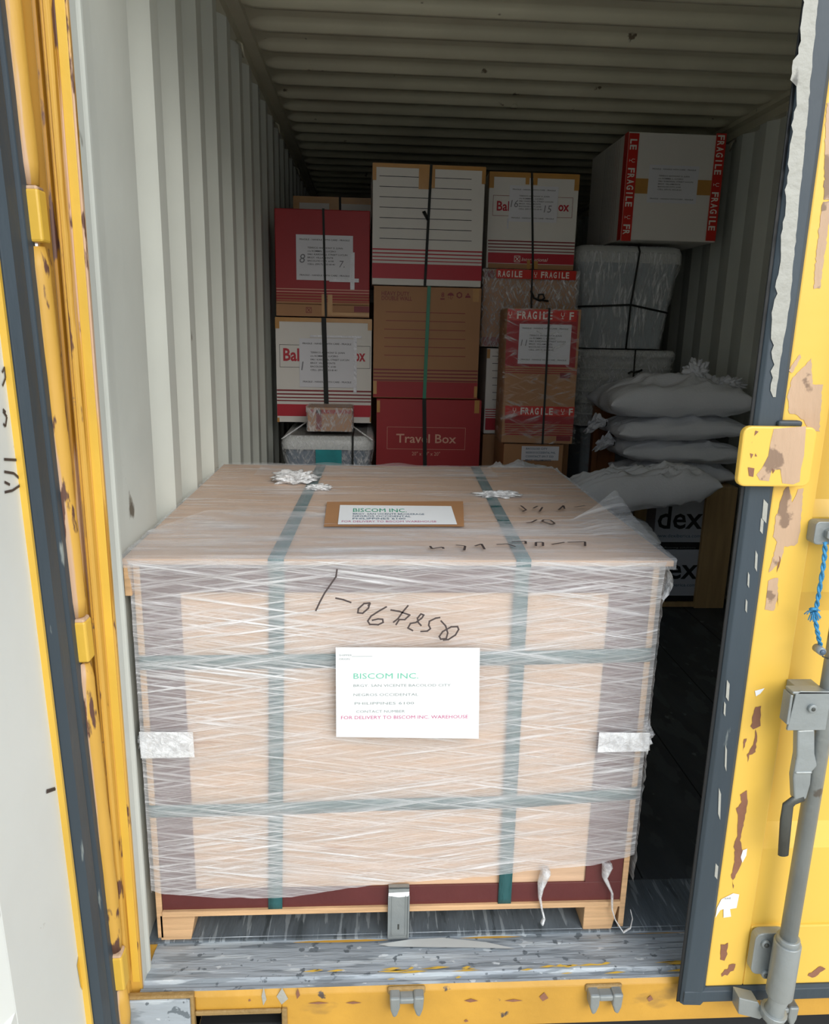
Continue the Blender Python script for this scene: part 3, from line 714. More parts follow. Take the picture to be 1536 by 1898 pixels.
# bulge right upper corner under lid
def fbq(u, v):
    a = math.pi * v; z = .890 - .075 * v
    return (CX1 + .008 + .016 * math.sin(a) * (1 - u * .7) + .003 * noise.noise((u * 20, v * 30, 3)), .104 + .16 * u, z + .003 * noise.noise((u * 12, v * 10, 8)))
fm.grid(fbq, 20, 24, 'film_bunch')
kid(fm, 'side_film')
ft = MB()
back = [(-1.182, .30), (-1.10, .48), (-.98, .52), (-.80, .47), (-.62, .40), (-.50, .38), (-.38, .40), (-.28, .42), (-.16, .44), (-.076, .50)]
def tf(u, v):   # front lap over the lid
    x = -1.183 + 1.108 * u; yb = interp(back, x); y = .104 + (yb - .104) * v
    z = .9035 + .0035 * abs(noise.noise((x * 5, y * 40, 3))) + .002
    tent = max(0, 1 - abs(x + .085) / .12) * max(0, v) ** 2; z += .060 * tent
    if v < .02: z = .9025
    return (x + .004 * noise.noise((y * 15, 1, 1)) * (u > .97 or u < .03), y, z)
ft.grid(tf, 130, 50, 'film_top')
def tf1(u, v):  # front lip down over the lid edge
    x = -1.184 + 1.108 * u; return (x, .1035 - .0015 * abs(noise.noise((x * 9, v * 3, 0))), .9035 - .02 * v)
ft.grid(tf1, 100, 4, 'film_top')
def tf2(u, v):  # thin layer over the whole lid
    x = -1.183 + 1.108 * u; y = .11 + 1.06 * v
    z = .9025 + .003 * abs(noise.noise((x * 6, y * 14, 9)))
    if v > .97: z += .010 * max(0, noise.noise((x * 9, 0, 4)) + .15)
    return (x, y, z)
ft.grid(tf2, 90, 70, 'film_top')
def tf3(u, v):
    x = -1.05 + .75 * u; y = .95 + .20 * v
    return (x, y, .905 + .004 * abs(noise.noise((x * 12, y * 22, 2))))
ft.grid(tf3, 60, 24, 'film_top')
kid(ft, 'top_film')
# crumpled bunches, tails
def crumple(mbx, c, r, seed, m='film_bunch', nu=36, nv=20, sq=(1, 1, 1), amp=.5):
    c = Vector(c)
    def f(u, v):
        th = 2 * math.pi * u; ph = math.pi * v
        d = Vector((math.cos(th) * math.sin(ph), math.sin(th) * math.sin(ph), math.cos(ph)))
        k = 1 + amp * (abs(noise.noise(d * 2.6 + Vector((seed, 0, 0)))) * 2 - .5) + amp * .5 * noise.noise(d * 7 + Vector((0, seed, 0)))
        return c + Vector((d.x * sq[0], d.y * sq[1], d.z * sq[2])) * r * k
    mbx.grid(f, nu, nv, m)
b = MB(); q = px(545, 893, 2, .905); crumple(b, (q.x, q.y + .02, .913), .06, 3, sq=(1, .8, .28)); q = px(590, 905, 2, .905); crumple(b, (q.x, q.y, .908), .035, 5, sq=(1, .7, .2)); kid(b, 'crumpled_film')
b = MB(); q = px(925, 918, 2, .905); crumple(b, (q.x, q.y, .908), .05, 8, sq=(1.2, .5, .16)); kid(b, 'crumpled_film')
b = MB(); q = px(1210, 1370, 1, .115); crumple(b, (CX1 + .012, .135, q.z), .024, 11, sq=(.55, .8, 1.3)); kid(b, 'crumpled_film')
b = MB(); crumple(b, (CX0 - .005, .13, q.z), .02, 14, sq=(.45, .8, 1.3)); kid(b, 'crumpled_film')
def tail(pts, rs, y0, y1, nm='film_tail'):
    b = MB(); n_ = len(pts); path = []
    for i, (u, v) in enumerate(pts):
        p = px(u, v, 1, y0 + (y1 - y0) * i / (n_ - 1)); path.append(p)
    P2 = []; R2 = []
    for i in range(n_ - 1):
        for k in range(5):
            t = k / 5; P2.append(path[i].lerp(path[i + 1], t)); R2.append((rs[i] * (1 - t) + rs[i + 1] * t) * (1 + .35 * noise.noise((i * 5 + k, pts[0][0], 0))))
    P2.append(path[-1]); R2.append(rs[-1]); b.tube(P2, R2, 'film_bunch', 8, flat=.45); kid(b, nm)
tail([(1012, 1612), (1002, 1640), (1000, 1662), (1004, 1685), (1008, 1702), (1004, 1712)], [.022, .016, .008, .005, .006, .008], .112, .105)
tail([(1125, 1600), (1120, 1625), (1134, 1655), (1134, 1685), (1140, 1705), (1155, 1728), (1168, 1720), (1172, 1702), (1168, 1686)], [.024, .012, .006, .004, .003, .0035, .003, .0025, .002], .112, .096)
# clear tape pieces
for (u0, v0, u1, v1) in ((258, 1356, 360, 1403), (1110, 1357, 1200, 1392)):
    a = px(u0, v0, 1, .098); c = px(u1, v1, 1, .098); b = MB()
    b.fpoly([(a.x, a.z), (c.x, a.z - .002), (c.x + .001, c.z), (a.x, c.z - .001)], .0965, 'film_bunch', .0006); kid(b, 'clear_tape')

# front label
lf = MB(); LY = .0935
c4 = [px(*q, 1, LY) for q in ((622, 1200), (889, 1201), (887, 1369), (623, 1366))]
lf.fpoly([(p.x, p.z) for p in c4], LY, 'paper', .0008)
lab = kid(lf, 'paper_label'); lab['label'] = 'white front label sheet'
t = MB(); ly = LY - .0006
def lt(s_, u, v, hpx, m, upx=None, **k):
    p = px(u, v, 1, LY); wd = None if upx is None else px(u + upx, v, 1, LY).x - p.x
    t.text(s_, p.x, p.z, hpx / 1060., ly, m, width=wd, **k)
lt('BISCOM INC.', 655, 1258, 13, 'ink_pale_green', 120)
lt('BRGY. SAN VICENTE BACOLOD CITY', 655, 1273, 6, 'ink_faint', 180)
lt('NEGROS OCCIDENTAL', 655, 1290, 6, 'ink_faint', 120)
lt('PHILIPPINES 6100', 657, 1306, 6, 'ink_faint', 110)
lt('CONTACT NUMBER', 660, 1321, 6, 'ink_faint', 90)
lt('FOR DELIVERY TO BISCOM INC. WAREHOUSE', 632, 1333, 8, 'ink_pink', 235)
lt('SHIPPER', 628, 1216, 4, 'ink_faint', 24); lt('ORIGIN', 628, 1223, 4, 'ink_faint', 20)
p = px(652, 1217, 1, LY); q = px(690, 1217, 1, LY); t.fq(p.x, q.x, p.z, p.z + .0008, ly, 'ink_faint')
o = t.build('label_lettering', lab)
# handwriting on front: R53490-1 seen upside down
t = MB()
def hw(pts, w=.0034): t.pen([(px(560 + a * .2604, 1000 + b * .2604, 1, .093).x, px(560 + a * .2604, 1000 + b * .2604, 1, .093).z) for a, b in pts], w, .0932, 'ink_pen')
hw([(247, 215), (240, 265), (160, 380), (125, 445), (97, 505)]); hw([(240, 418), (290, 428), (345, 448)])
hw([(480, 452), (440, 456), (400, 492), (395, 522), (430, 525), (470, 490), (482, 455), (470, 470)])
hw([(598, 480), (545, 510), (490, 545), (466, 580), (480, 604), (540, 607), (576, 590), (572, 568), (540, 566), (500, 575)])
hw([(752, 472), (720, 510), (680, 565), (650, 588)]); hw([(632, 502), (690, 512), (765, 538), (730, 570), (690, 570), (668, 605)])
hw([(785, 648), (752, 630), (770, 598), (810, 590), (850, 560), (865, 538), (845, 530), (820, 560), (825, 590), (845, 612)])
hw([(978, 556), (950, 560), (905, 582), (900, 610), (912, 635), (890, 652), (845, 655)])
hw([(988, 580), (1020, 615), (1035, 665), (1025, 705), (985, 710), (975, 690), (1000, 655), (1060, 622), (1105, 620), (1113, 640), (1090, 680), (1040, 712), (1005, 716)])
kid(t, 'handwriting')
# label and handwriting on lid
def top(u, v, z=.9085): q = px(u, v, 2, z); return (q.x, q.y, z)
t = MB(); cs = [top(*q, .9075) for q in ((606, 930), (858, 929), (860, 976), (600, 976))]
t.add(cs, [(3, 2, 1, 0)], 'kraft'); kid(t, 'cardboard_patch')
t = MB(); Z = .9088
cs = [top(*q, Z) for q in ((630, 936), (836, 938), (847, 972), (626, 972))]
t.add(cs, [(3, 2, 1, 0)], 'paper'); lab2 = kid(t, 'paper_label'); lab2['label'] = 'white label sheet on the lid'
t = MB()
A, B_, C_, D_ = [Vector(c) for c in cs]
def onlab(P):   # P=(u,_,v) in 0..1 label space, v up
    u, v = P[0], P[2]; q = (D_.lerp(C_, u)).lerp(A.lerp(B_, u), v); return (q.x, q.y, Z + .0004)
t.text('BISCOM INC.', .12, .62, .20, 0, 'ink_green', width=.47, fn=onlab)
for i, (s_, wd) in enumerate((('BRGY. SAN VICENTE BROKERAGE', .62), ('NEGROS OCCIDENTAL', .5), ('PHILIPPINES 6100', .45))): t.text(s_, .12, .48 - .12 * i, .08, 0, 'ink_blue', width=wd, fn=onlab)
t.text('FOR DELIVERY TO BISCOM WAREHOUSE', .03, .10, .08, 0, 'ink_pink', width=.8, fn=onlab)
t.build('label_lettering', lab2)
t = MB()
def tw(pts, w=.005):
    q = [Vector(top(u, v, .9100)) for u, v in pts]
    for i in range(len(q) - 1):
        a, b = q[i], q[i + 1]; d = (b - a)
        if d.length < 1e-5: continue
        d.normalize(); n_ = Vector((-d.y, d.x, 0)) * w / 2; t.add([a - n_, b - n_, b + n_, a + n_], [(0, 1, 2, 3)], 'ink_pen')
for s_ in ([(965, 937), (975, 945), (968, 948)], [(988, 942), (996, 938)], [(1005, 940), (1000, 948)], [(1035, 945), (1044, 937), (1046, 943)], [(1064, 940), (1084, 937)], [(975, 969), (985, 968), (995, 963)], [(1028, 970), (1022, 972), (1004, 966), (1008, 963), (1020, 964), (1028, 970)],
           [(797, 1012), (800, 1017), (820, 1014), (822, 1017)], [(845, 1010), (862, 1012), (860, 1020)], [(880, 1012), (892, 1008), (898, 1018)], [(920, 1009), (940, 1008), (955, 1013)], [(948, 1004), (974, 1003), (974, 1008)], [(993, 1012), (993, 1005), (1006, 1005), (1006, 1012)], [(1022, 1009), (1046, 1005)], [(1052, 1005), (1084, 1004), (1084, 1012)]): tw(s_)
kid(t, 'handwriting')

# ================================================================== BOXES
ADDR = ['TERRICO ANTHONY D. JUNN', 'c/o ROMMEL L. LUCERO', '0461 KARDINAL STREET LUCLIN', 'BRGY. VILLAMONTE', 'BACOLOD CITY, 6100', 'CELL (0917) 333-8141']
class Box:
    """box whose front face is read off the photograph at distance Y"""
    def __init__(s, name, label, cat, Y, c, depth, m, group=None, rz=0., side=None, bevel=.004):
        u0, v0, u1, v1 = c; s.Y = Y
        um, vm = (u0 + u1) / 2, (v0 + v1) / 2
        s.x0, s.x1, s.z0, s.z1 = px(u0, vm, 1, Y).x, px(u1, vm, 1, Y).x, px(um, v1, 1, Y).z, px(um, v0, 1, Y).z
        s.cx = (s.x0 + s.x1) / 2; s.base = Vector((s.cx, Y, s.z0)); s.w = s.x1 - s.x0; s.h = s.z1 - s.z0; s.d = depth
        s.e = thing(name, label, cat, s.base, group, rz=rz)
        s.b = MB(); hw = s.w / 2
        s.b.box(-hw, hw, 0, depth, 0, s.h, m); s.bv = bevel; s.n = .0012; s.u = (u0, v0, u1, v1)
    def p(s, u, v): q = px(u, v, 1, s.Y); return (q.x - s.cx, q.z - s.z0)
    def r4(s, u0, v0, u1, v1):
        um, vm = (u0 + u1) / 2, (v0 + v1) / 2
        return (max(s.p(u0, vm)[0], -s.w / 2 + .0005), s.p(um, v1)[1]), (min(s.p(u1, vm)[0], s.w / 2 - .0005), s.p(um, v0)[1])
    def band(s, za, zb, m, xa=0., xb=1., mb_=None, y=None):   # fractions
        (mb_ or s.b).fq(-s.w / 2 + s.w * xa + .002, -s.w / 2 + s.w * xb - .002, s.h * za, s.h * zb, y if y is not None else -s.n, m)
    def rect(s, u0, v0, u1, v1, m, y=-.0012, mb_=None):
        a, b = s.r4(u0, v0, u1, v1); (mb_ or s.b).fq(a[0], b[0], a[1], b[1], y, m)
    def frame(s, u0, v0, u1, v1, m, t=.0018):
        a, b = s.r4(u0, v0, u1, v1)
        for r in ((a[0], b[0], a[1], a[1] + t), (a[0], b[0], b[1] - t, b[1]), (a[0], a[0] + t, a[1], b[1]), (b[0] - t, b[0], a[1], b[1])): s.b.fq(*r, -.0013, m)
    def done(s): return s.b.build('carton_body', s.e, bevel=s.bv)
    def tape(s, rects, m='tape_tan', nm='packing_tape', y=-.0025):
        t = MB()
        for k_, (u0, v0, u1, v1) in enumerate(rects): a, b = s.r4(u0, v0, u1, v1); t.box(a[0], b[0], y - .0009 * k_, y - .0009 * k_ + .0006, a[1], b[1], m)
        return t.build(nm, s.e)
    def tape_edges(s, t_w=.028, m='tape_tan', top=True, bottom=False, corners=.07, ctr=None):
        t = MB(); hw = s.w / 2
        if top: t.box(-hw, hw, -.0022, .03, s.h - t_w * .6, s.h + .0012, m)
        if bottom: t.box(-hw, hw, -.0022, .03, -.0006, t_w * .6, m)
        if corners and top:
            for q in (-1, 1): t.box(*sorted((q * (hw + .0012), q * (hw - t_w * .6))), -.0026, .03, s.h - corners - .01, s.h - .001, m)
        if ctr:
            a, b = s.r4(*ctr); t.box(a[0], b[0], -.0032, -.0024, a[1], s.h + .0014, m)
            t.box(a[0], b[0], 0, s.d, s.h + .0012, s.h + .002, m)
        return t.build('packing_tape', s.e)
    def strap(s, ut, ub, wd=.012, m='strap_dark', nm='strap', knot=None):
        t = MB(); a = s.p(ut, s.u[1])[0]; b = s.p(ub, s.u[3])[0]
        t.fpoly([(a - wd / 2, s.h + .003), (a + wd / 2, s.h + .003), (b + wd / 2, -.001), (b - wd / 2, -.001)], -.0062, m, .0012)
        t.box(a - wd / 2, a + wd / 2, -.006, s.d, s.h + .0022, s.h + .0032, m)
        if knot:
            k = s.p(*knot); t.tube([(k[0], -.007, k[1]), (k[0] - .008, -.014, k[1] + .012), (k[0] - .022, -.014, k[1] + .034), (k[0] - .016, -.012, k[1] + .036), (k[0] - .004, -.01, k[1] + .012)], .005, m, 6)
        return t.build(nm, s.e)
    def label(s, u0, v0, u1, v1, digits=(), m='paper_dim', tilt=0., slim=False):
        a, b = s.r4(u0, v0, u1, v1); W_ = b[0] - a[0]; H = b[1] - a[1]
        L_ = MB(); L_.box(a[0], b[0], -.0046, -.0038, a[1], b[1], m); lo = L_.build('shipping_label', s.e)
        t = MB(); y = -.0050
        for zf in (.90, .115):
            t.text('FRAGILE - HANDLE WITH CARE - FRAGILE', a[0] + W_ * .06, a[1] + H * zf - .004, H * .034, y, 'ink_black', width=W_ * .88, bold=.012)
        for i, ln in enumerate(ADDR):
            t.text(ln, a[0] + W_ * .20, a[1] + H * (.70 - .072 * i), H * .036, y, 'ink_black', width=W_ * (.62, .5, .70, .45, .46, .48)[i], bold=.01)
        for (d, fx, fz, hh_) in digits: t.text(d, a[0] + W_ * fx, a[1] + H * fz, H * hh_, y, 'ink_digit', shear=.15)
        t.build('label_lettering', lo); return lo
def fragile_tape(bx, rect, n, hgt, vert=False, start=0., step=None, y=-.0036, nm='fragile_tape'):
    """rect in px; text repeated along it"""
    a, b = bx.r4(*rect); t = MB()
    t.box(a[0], b[0], y, y + .0008, a[1], b[1], 'tape_red'); tp = t.build(nm, bx.e)
    g = MB(); yy = y - .0005
    L_ = (b[1] - a[1]) if vert else (b[0] - a[0]); Wt = (b[0] - a[0]) if vert else (b[1] - a[1])
    ch = Wt * hgt; tw = ch * (5.6 if vert else 5.2); stp = step or tw * 1.45
    def clip(vs): return vs
    s0 = start * stp
    k = 0
    while s0 + k * stp < L_:
        q = s0 + k * stp; word = 'FRAGILE'; cw = tw / 7
        for i, chh in enumerate(word):
            w_ = q + i * cw
            if w_ < 0.003 or w_ + cw > L_ - .001: continue
            if chh == 'I': off = cw * .3; wdt = cw * .24
            else: off = 0; wdt = cw * .82
            if vert: g.text(chh, a[0] + Wt * (1 - hgt) / 2, b[1] - w_ - off, ch, yy, 'ink_white', width=wdt, rot=-90, bold=.03)
            else: g.text(chh, a[0] + w_ + off, a[1] + Wt * (1 - hgt) / 2, ch, yy, 'ink_white', width=wdt, bold=.03)
        gq = q - cw * 1.3      # little wine glass
        if gq > .004 and gq < L_ - .012:
            gl = [(-.25, .9), (-.28, .55), (0, .38), (.28, .55), (.25, .9)]
            for seg_ in (gl, [(0, .38), (0, .08)], [(-.2, .08), (.2, .08)]):
                if vert: g.pen([(a[0] + Wt * (1 - hgt) / 2 + ch * c_[1], b[1] - gq - ch * .8 * c_[0]) for c_ in seg_], .0022, yy, 'ink_white')
                else: g.pen([(a[0] + gq + ch * .8 * c_[0], a[1] + Wt * (1 - hgt) / 2 + ch * c_[1]) for c_ in seg_], .0022, yy, 'ink_white')
        k += 1
    # thin pale edges of the tape
    g2 = MB()
    if vert: g.fq(a[0] + .0006, a[0] + .0018, a[1], b[1], yy + .0001, 'pale_print')
    if g.v: g.build('tape_lettering', tp)
    return tp
def film_shell(bx, m, g=.006, nm='stretch_film', noise_amp=.003, z0=0., z1=None, nx=60, nz=60):
    t = MB(); hw = bx.w / 2 + g; z1 = z1 or bx.h
    def fr(u, v):
        x = -hw + 2 * hw * u; z = z0 + (z1 - z0) * v
        return (x, -g - noise_amp * abs(noise.noise((x * 22, z * 22, bx.Y))), z)
    t.grid(fr, nx, nz, m)
    for s_ in (-1, 1):
        def sd_(u, v): return (s_ * (hw + noise_amp * noise.noise((u * 9, v * 14, 2))), -g + (bx.d + 2 * g) * u, z0 + (z1 - z0) * v)
        t.grid(sd_, 12, 30, m)
    t.grid(lambda u, v: (-hw + 2 * hw * u, -g + (bx.d + 2 * g) * v, z1 + .002 + .002 * noise.noise((u * 8, v * 8, 0))), 12, 12, m)
    return t.build(nm, bx.e)
def emblem(mb_, x, z, s_, y, m='ink_white'):
    for r in ((x, x + s_, z, z + s_ * .1), (x, x + s_, z + s_ * .9, z + s_), (x, x + s_ * .1, z, z + s_), (x + s_ * .9, x + s_, z, z + s_)): mb_.fq(*r, y, m)
    mb_.pen([(x + s_ * .2, z + s_ * .2), (x + s_ * .8, z + s_ * .8)], s_ * .1, y, m)
    mb_.pen([(x + s_ * .25, z + s_ * .75), (x + s_ * .45, z + s_ * .6)], s_ * .14, y, m); mb_.pen([(x + s_ * .55, z + s_ * .4), (x + s_ * .75, z + s_ * .25)], s_ * .14, y, m)

Y1 = 2.30
# --- left column, top: red carton
B1 = Box('carton', 'dark red carton with a taped white address sheet marked 8, top of the left column', 'box', Y1, (510, 388, 685, 587), .46, 'red_card', group='cartons stacked inside the container')
B1.rect(512, 564, 688, 587, 'kraft')
for i in range(5): B1.rect(512, 536 + i * 5.2, 688, 537.6 + i * 5.2, 'pale_print' if i < 2 else 'kraft')
B1.rect(512, 560, 688, 565, 'kraft'); emblem(B1.b, B1.p(567, 580)[0], B1.p(567, 580)[1], .026, -.0016, 'red_dark_print'); B1.rect(656, 568, 686, 579, 'red_dark_print', -.0016)
B1.done(); B1.label(549, 436, 654, 520, [('8', .05, .38, .20), ('7.', .75, .30, .15)])
B1.tape([(596, 545, 603, 585), (607, 546, 616, 585), (610, 580, 688, 586)]); B1.tape([(649, 468, 657, 537), (610, 516, 665, 523)], 'tape_white', 'clear_tape', y=-.0050)
B1.strap(599, 604, .010)
# --- left column, middle: white balikbayan box
B2 = Box('carton', 'white carton with red lettering cut off by an address sheet, below the dark red carton', 'box', Y1, (512, 590, 688, 783), .46, 'white_card', group='cartons stacked inside the container')
B2.rect(512, 750, 691, 772, 'red_print')
for i, v in enumerate((723, 730, 736.5, 742.5)): B2.rect(512, v, 691, v + 3 - .3 * i, 'red_dark_print')
B2.frame(518, 640, 686, 682, 'ink_black')
p = B2.p(525, 668); B2.b.text('Bal', p[0], p[1], .056, -.0016, 'red_print', width=.074, bold=.025); p = B2.p(656, 669); q = B2.p(677, 669); B2.b.text('ox', p[0], p[1], .052, -.0016, 'red_print', width=q[0] - p[0], bold=.025)
emblem(B2.b, *B2.p(567, 764), .032, -.0018); p = B2.p(582, 758); B2.b.text('LBC', p[0], p[1], .012, -.0018, 'ink_white'); p = B2.p(582, 763); q = B2.p(636, 763); B2.b.text('International', p[0], p[1] + .002, .016, -.0018, 'ink_white', width=q[0] - p[0], shear=.3)
B2.done(); B2.tape_edges(.03, corners=.04); B2.tape([(512, 774, 518, 782), (685, 772, 691, 782)])
B2.label(555, 628, 657, 718, [('1', .03, .35, .18)]); B2.tape([(655, 625, 661, 728), (575, 622, 670, 626)], 'tape_white', 'clear_tape', y=-.0050)
B2.strap(600, 606, .022)
# --- left column, bottom: wrapped blue tub
def tub(name, label, Y, c_top, c_bot, depth, body, lidm, filmm, lid_h=.05, zfloor=None, group=None, taper=.04, ribs=0, lid_over=.012):
    a = px(c_top[0], c_top[1], 1, Y); b = px(c_top[2], c_top[1], 1, Y)
    if zfloor is None: zfloor = px(c_bot[0], c_bot[1], 1, Y).z
    x0, x1, zt = a.x, b.x, a.z; cx = (x0 + x1) / 2; hw = (x1 - x0) / 2; H = zt - zfloor
    e = thing(name, label, 'tub', (cx, Y, zfloor), group)
    t = MB(); hb = hw - taper
    secs = [(0, -hb, hb, taper, depth - taper, .03), (H * .02, -hb - .003, hb + .003, taper - .003, depth - taper, .035)]
    n_ = 6
    for i in range(1, n_ + 1):
        f = i / n_; xx = hb + (hw - lid_over - hb) * f; yy = taper * (1 - f) + lid_over * f; z = H * .02 + (H - lid_h - H * .02) * f
        if ribs: secs.append((z - .012, -xx, xx, yy, depth - yy, .04)); secs.append((z - .010, -xx - .006, xx + .006, yy - .006, depth - yy + .006, .04)); secs.append((z, -xx - .006, xx + .006, yy - .006, depth - yy + .006, .04)); secs.append((z + .002, -xx, xx, yy, depth - yy, .04))
        else: secs.append((z, -xx, xx, yy, depth - yy, .04))
    if ribs: secs = secs[:-1]
    t.loft(secs, body); t.build('tub_body', e)
    t = MB(); zl = H - lid_h
    t.loft([(zl, -hw, hw, 0, depth, .045), (zl + lid_h * .6, -hw, hw, 0, depth, .045), (zl + lid_h * .9, -hw + .008, hw - .008, .008, depth - .008, .045), (H, -hw + .03, hw - .03, .03, depth - .03, .04)], lidm)
    t.build('lid', e)
    t = MB(); gg = .006; secs = []
    for i in range(25):
        f = i / 24; z = H * f
        if z < zl - .06: xx = hb + gg + (hw - lid_over - hb) * (z / (zl)) + .0
        else: xx = hw + gg if z < zl + lid_h * .6 else hw + gg - (z - zl - lid_h * .6) * .8
        if zl - .06 <= z < zl: xx = (hw - lid_over) + gg + .012 * ((z - zl + .06) / .06)
        xx += .004 * noise.noise((z * 20, x0, 0)); yy = hw - xx
        secs.append((z, -xx, xx, yy, depth - yy, .05))
    t.loft(secs, filmm, 6)
    t.build('stretch_film', e)
    return e, (cx, zfloor, H, hw)
T1, g1 = tub('storage_tub', 'film-wrapped blue storage tub with pale lid and teal label, bottom left of the stacks', 2.05, (521, 808, 692, 808), None, .60, 'blue_plastic', 'pale_plastic', 'film_crinkle', lid_h=.06, zfloor=.44, taper=.02, group='storage tubs')
t = MB(); a = px(585, 862, 1, 2.04); b = px(633, 834, 1, 2.04)
t.box(a.x - g1[0], b.x - g1[0], -.0120, -.0080, a.z - g1[1] - .05, b.z - g1[1], 'teal_label'); t.build('teal_label', T1)
t = MB(); a = px(652, 800, 1, 2.04); t.box(a.x - g1[0], a.x - g1[0] + .008, -.016, -.010, 0, g1[2] + .004, 'strap_dark'); t.box(a.x - g1[0], a.x - g1[0] + .008, -.016, .6, g1[2] + .002, g1[2] + .005, 'strap_dark'); t.build('strap', T1)
for (p0_, p1_) in (((-.20, -.02, g1[2] - .01), (-.09, .16, g1[2] + .055)), ((.20, -.02, g1[2] - .01), (.07, .16, g1[2] + .055))): t = MB(); t.tube([p0_, p1_], .0035, 'film_bunch', 6); t.build('film_strand', T1)
T0, g0 = tub('storage_tub', 'lower storage tub standing on the floor under the teal-labelled tub', 2.06, (523, 808, 690, 808), None, .58, 'blue_plastic', 'pale_plastic', 'film_crinkle', zfloor=0, taper=.02, group='storage tubs')
# lower it so that it carries the one above
s_ = .44 / g0[2]; T0.scale = (1, 1, s_)
# small wrapped box on the tub
zt1 = g1[1] + g1[2]
BS = Box('small_carton', 'small brown carton wrapped in crinkled film on the lid of the blue tub', 'box', 2.07, (570, 772, 652, 816), .17, 'kraft')
BS.e.location.z = zt1 + .020
BS.rect(573, 776, 650, 783, 'red_card'); BS.rect(586, 776, 596, 812, 'red_dark_print'); BS.done(); film_shell(BS, 'film_crinkle', .004, noise_amp=.006, nx=40, nz=30)

# --- carton behind the red one
BB = Box('carton', 'pale carton edged with tan tape, half hidden behind the dark red carton', 'box', 2.84, (545, 366, 707, 560), .45, 'white_card', group='cartons stacked inside the container')
BB.done(); BB.tape_edges(.05, corners=.10, ctr=(610, 366, 628, 392)); BB.strap(630, 632, .012)
SB = MB()
def plain(x0, x1, y0, y1, z0, z1, label, m='kraft'):
    e = thing('carton', label, 'box', ((x0 + x1) / 2, (y0 + y1) / 2, z0), 'cartons stacked inside the container')
    t = MB(); hx, hy = (x1 - x0) / 2, (y1 - y0) / 2
    z1 -= .004; t.box(-hx, hx, -hy, hy, 0, z1 - z0, m); t.box(-.025, .025, -hy - .001, hy + .001, z1 - z0, z1 - z0 + .001, 'tape_tan'); t.build('carton_body', e, bevel=.004)
    return e
plain(BB.x0, BB.x1, 2.84, 3.29, 0, BB.z0 / 2, 'plain brown carton on the floor at the bottom of the rear left stack')
plain(BB.x0, BB.x1, 2.84, 3.29, BB.z0 / 2, BB.z0, 'plain brown carton in the middle of the rear left stack')

# --- second column: white lined, kraft, travel box
B3 = Box('carton', 'white carton ruled with thin black lines and a red band, top of the centre column', 'box', 2.28, (690, 306, 896, 530), .50, 'white_card', group='cartons stacked inside the container', rz=math.radians(1.0))
for i in range(7): B3.rect(703, 328.5 + i * 19.2, 874, 329.7 + i * 19.2, 'ink_black')
for i, v in enumerate((463, 470, 477, 483.5)): B3.rect(688, v, 896, v + 2.8 - .3 * i, 'red_print')
B3.rect(688, 490, 896, 518, 'red_print'); B3.done()
B3.tape_edges(.026, corners=.06, ctr=(776, 306, 797, 351)); B3.tape([(800, 312, 806, 349)]); B3.strap(799, 787, .012, knot=(792, 408))
B4 = Box('carton', 'brown kraft carton with a bright green strap, middle of the centre column', 'box', 2.285, (692, 532, 888, 738), .50, 'kraft', group='cartons stacked inside the container')
p = B4.p(707, 547); B4.b.text('HEAVY DUTY', p[0], p[1], .018, -.0015, 'red_dark_print', width=.128, bold=.012); p = B4.p(707, 556); B4.b.text('DOUBLE WALL', p[0], p[1], .018, -.0015, 'red_dark_print', width=.140, bold=.012)
def icon(bx, u, k, v=548):
    x, z = bx.p(u, v); y = -.0015; m = 'red_dark_print'
    if k == 0: bx.b.text('8', x - .006, z - .006, .020, y, m, bold=.018); bx.b.fq(x - .010, x + .010, z - .018, z - .012, y, m)
    if k == 1:
        bx.b.fpoly([(x - .016, z), (x - .010, z + .010), (x, z + .014), (x + .010, z + .010), (x + .016, z)], y, m); bx.b.pen([(x, z), (x, z - .014), (x + .005, z - .016)], .0022, y, m)
        for r in (-.01, .01): bx.b.pen([(x + r, z - .006), (x + r * .7, z - .012)], .002, y, m)
    if k == 2:
        pts = [(x + .012 * math.cos(math.radians(a)), z + .002 + .012 * math.sin(math.radians(a))) for a in range(90, 451, 60)]; bx.b.pen(pts, .005, y, m)
    if k == 3: bx.b.fpoly([(x - .013, z - .010), (x + .013, z - .010), (x + .010, z), (x - .010, z)], y, m); bx.b.fpoly([(x - .007, z + .002), (x + .007, z + .002), (x, z + .013)], y, m)
for k, u in enumerate((820, 835, 851, 867)): icon(B4, u, k)
for i in range(6): B4.rect(715 - (i > 1) * 3, 579 + i * 16, 862, 580.2 + i * 16, 'red_dark_print')
for i in range(4): B4.rect(690, 685 + i * 6.5, 888, 687.6 + i * 6.5, 'red_dark_print')
B4.rect(690, 708, 888, 737, 'red_card'); B4.done(); B4.tape([(876, 535, 888, 560), (690, 706, 698, 730), (878, 716, 888, 737)])
B4.strap(795, 786, .016, 'strap_green_bright')
B5 = Box('carton', 'red carton printed Travel Box in a thin frame, bottom of the centre column', 'box', 2.25, (697, 741, 888, 948), .50, 'red_card', group='cartons stacked inside the container')
B5.frame(717, 792, 862, 833, 'pale_print', .0015)
p = B5.p(734, 820); q = B5.p(845, 820); B5.b.text('Travel Box', p[0], p[1], .042, -.0016, 'pale_print', width=q[0] - p[0], bold=.012)
p = B5.p(763, 844); q = B5.p(815, 844); B5.b.text('20" x 20" x 20"', p[0], p[1], .018, -.0016, 'pale_print', width=q[0] - p[0])
B5.done(); B5.tape([(694, 742, 704, 764), (879, 742, 888, 766)]); B5.strap(786, 788, .018)
plain(B5.x0, B5.x1, 2.25, 2.75, 0, B5.z0, 'plain brown carton on the floor under the red travel carton')

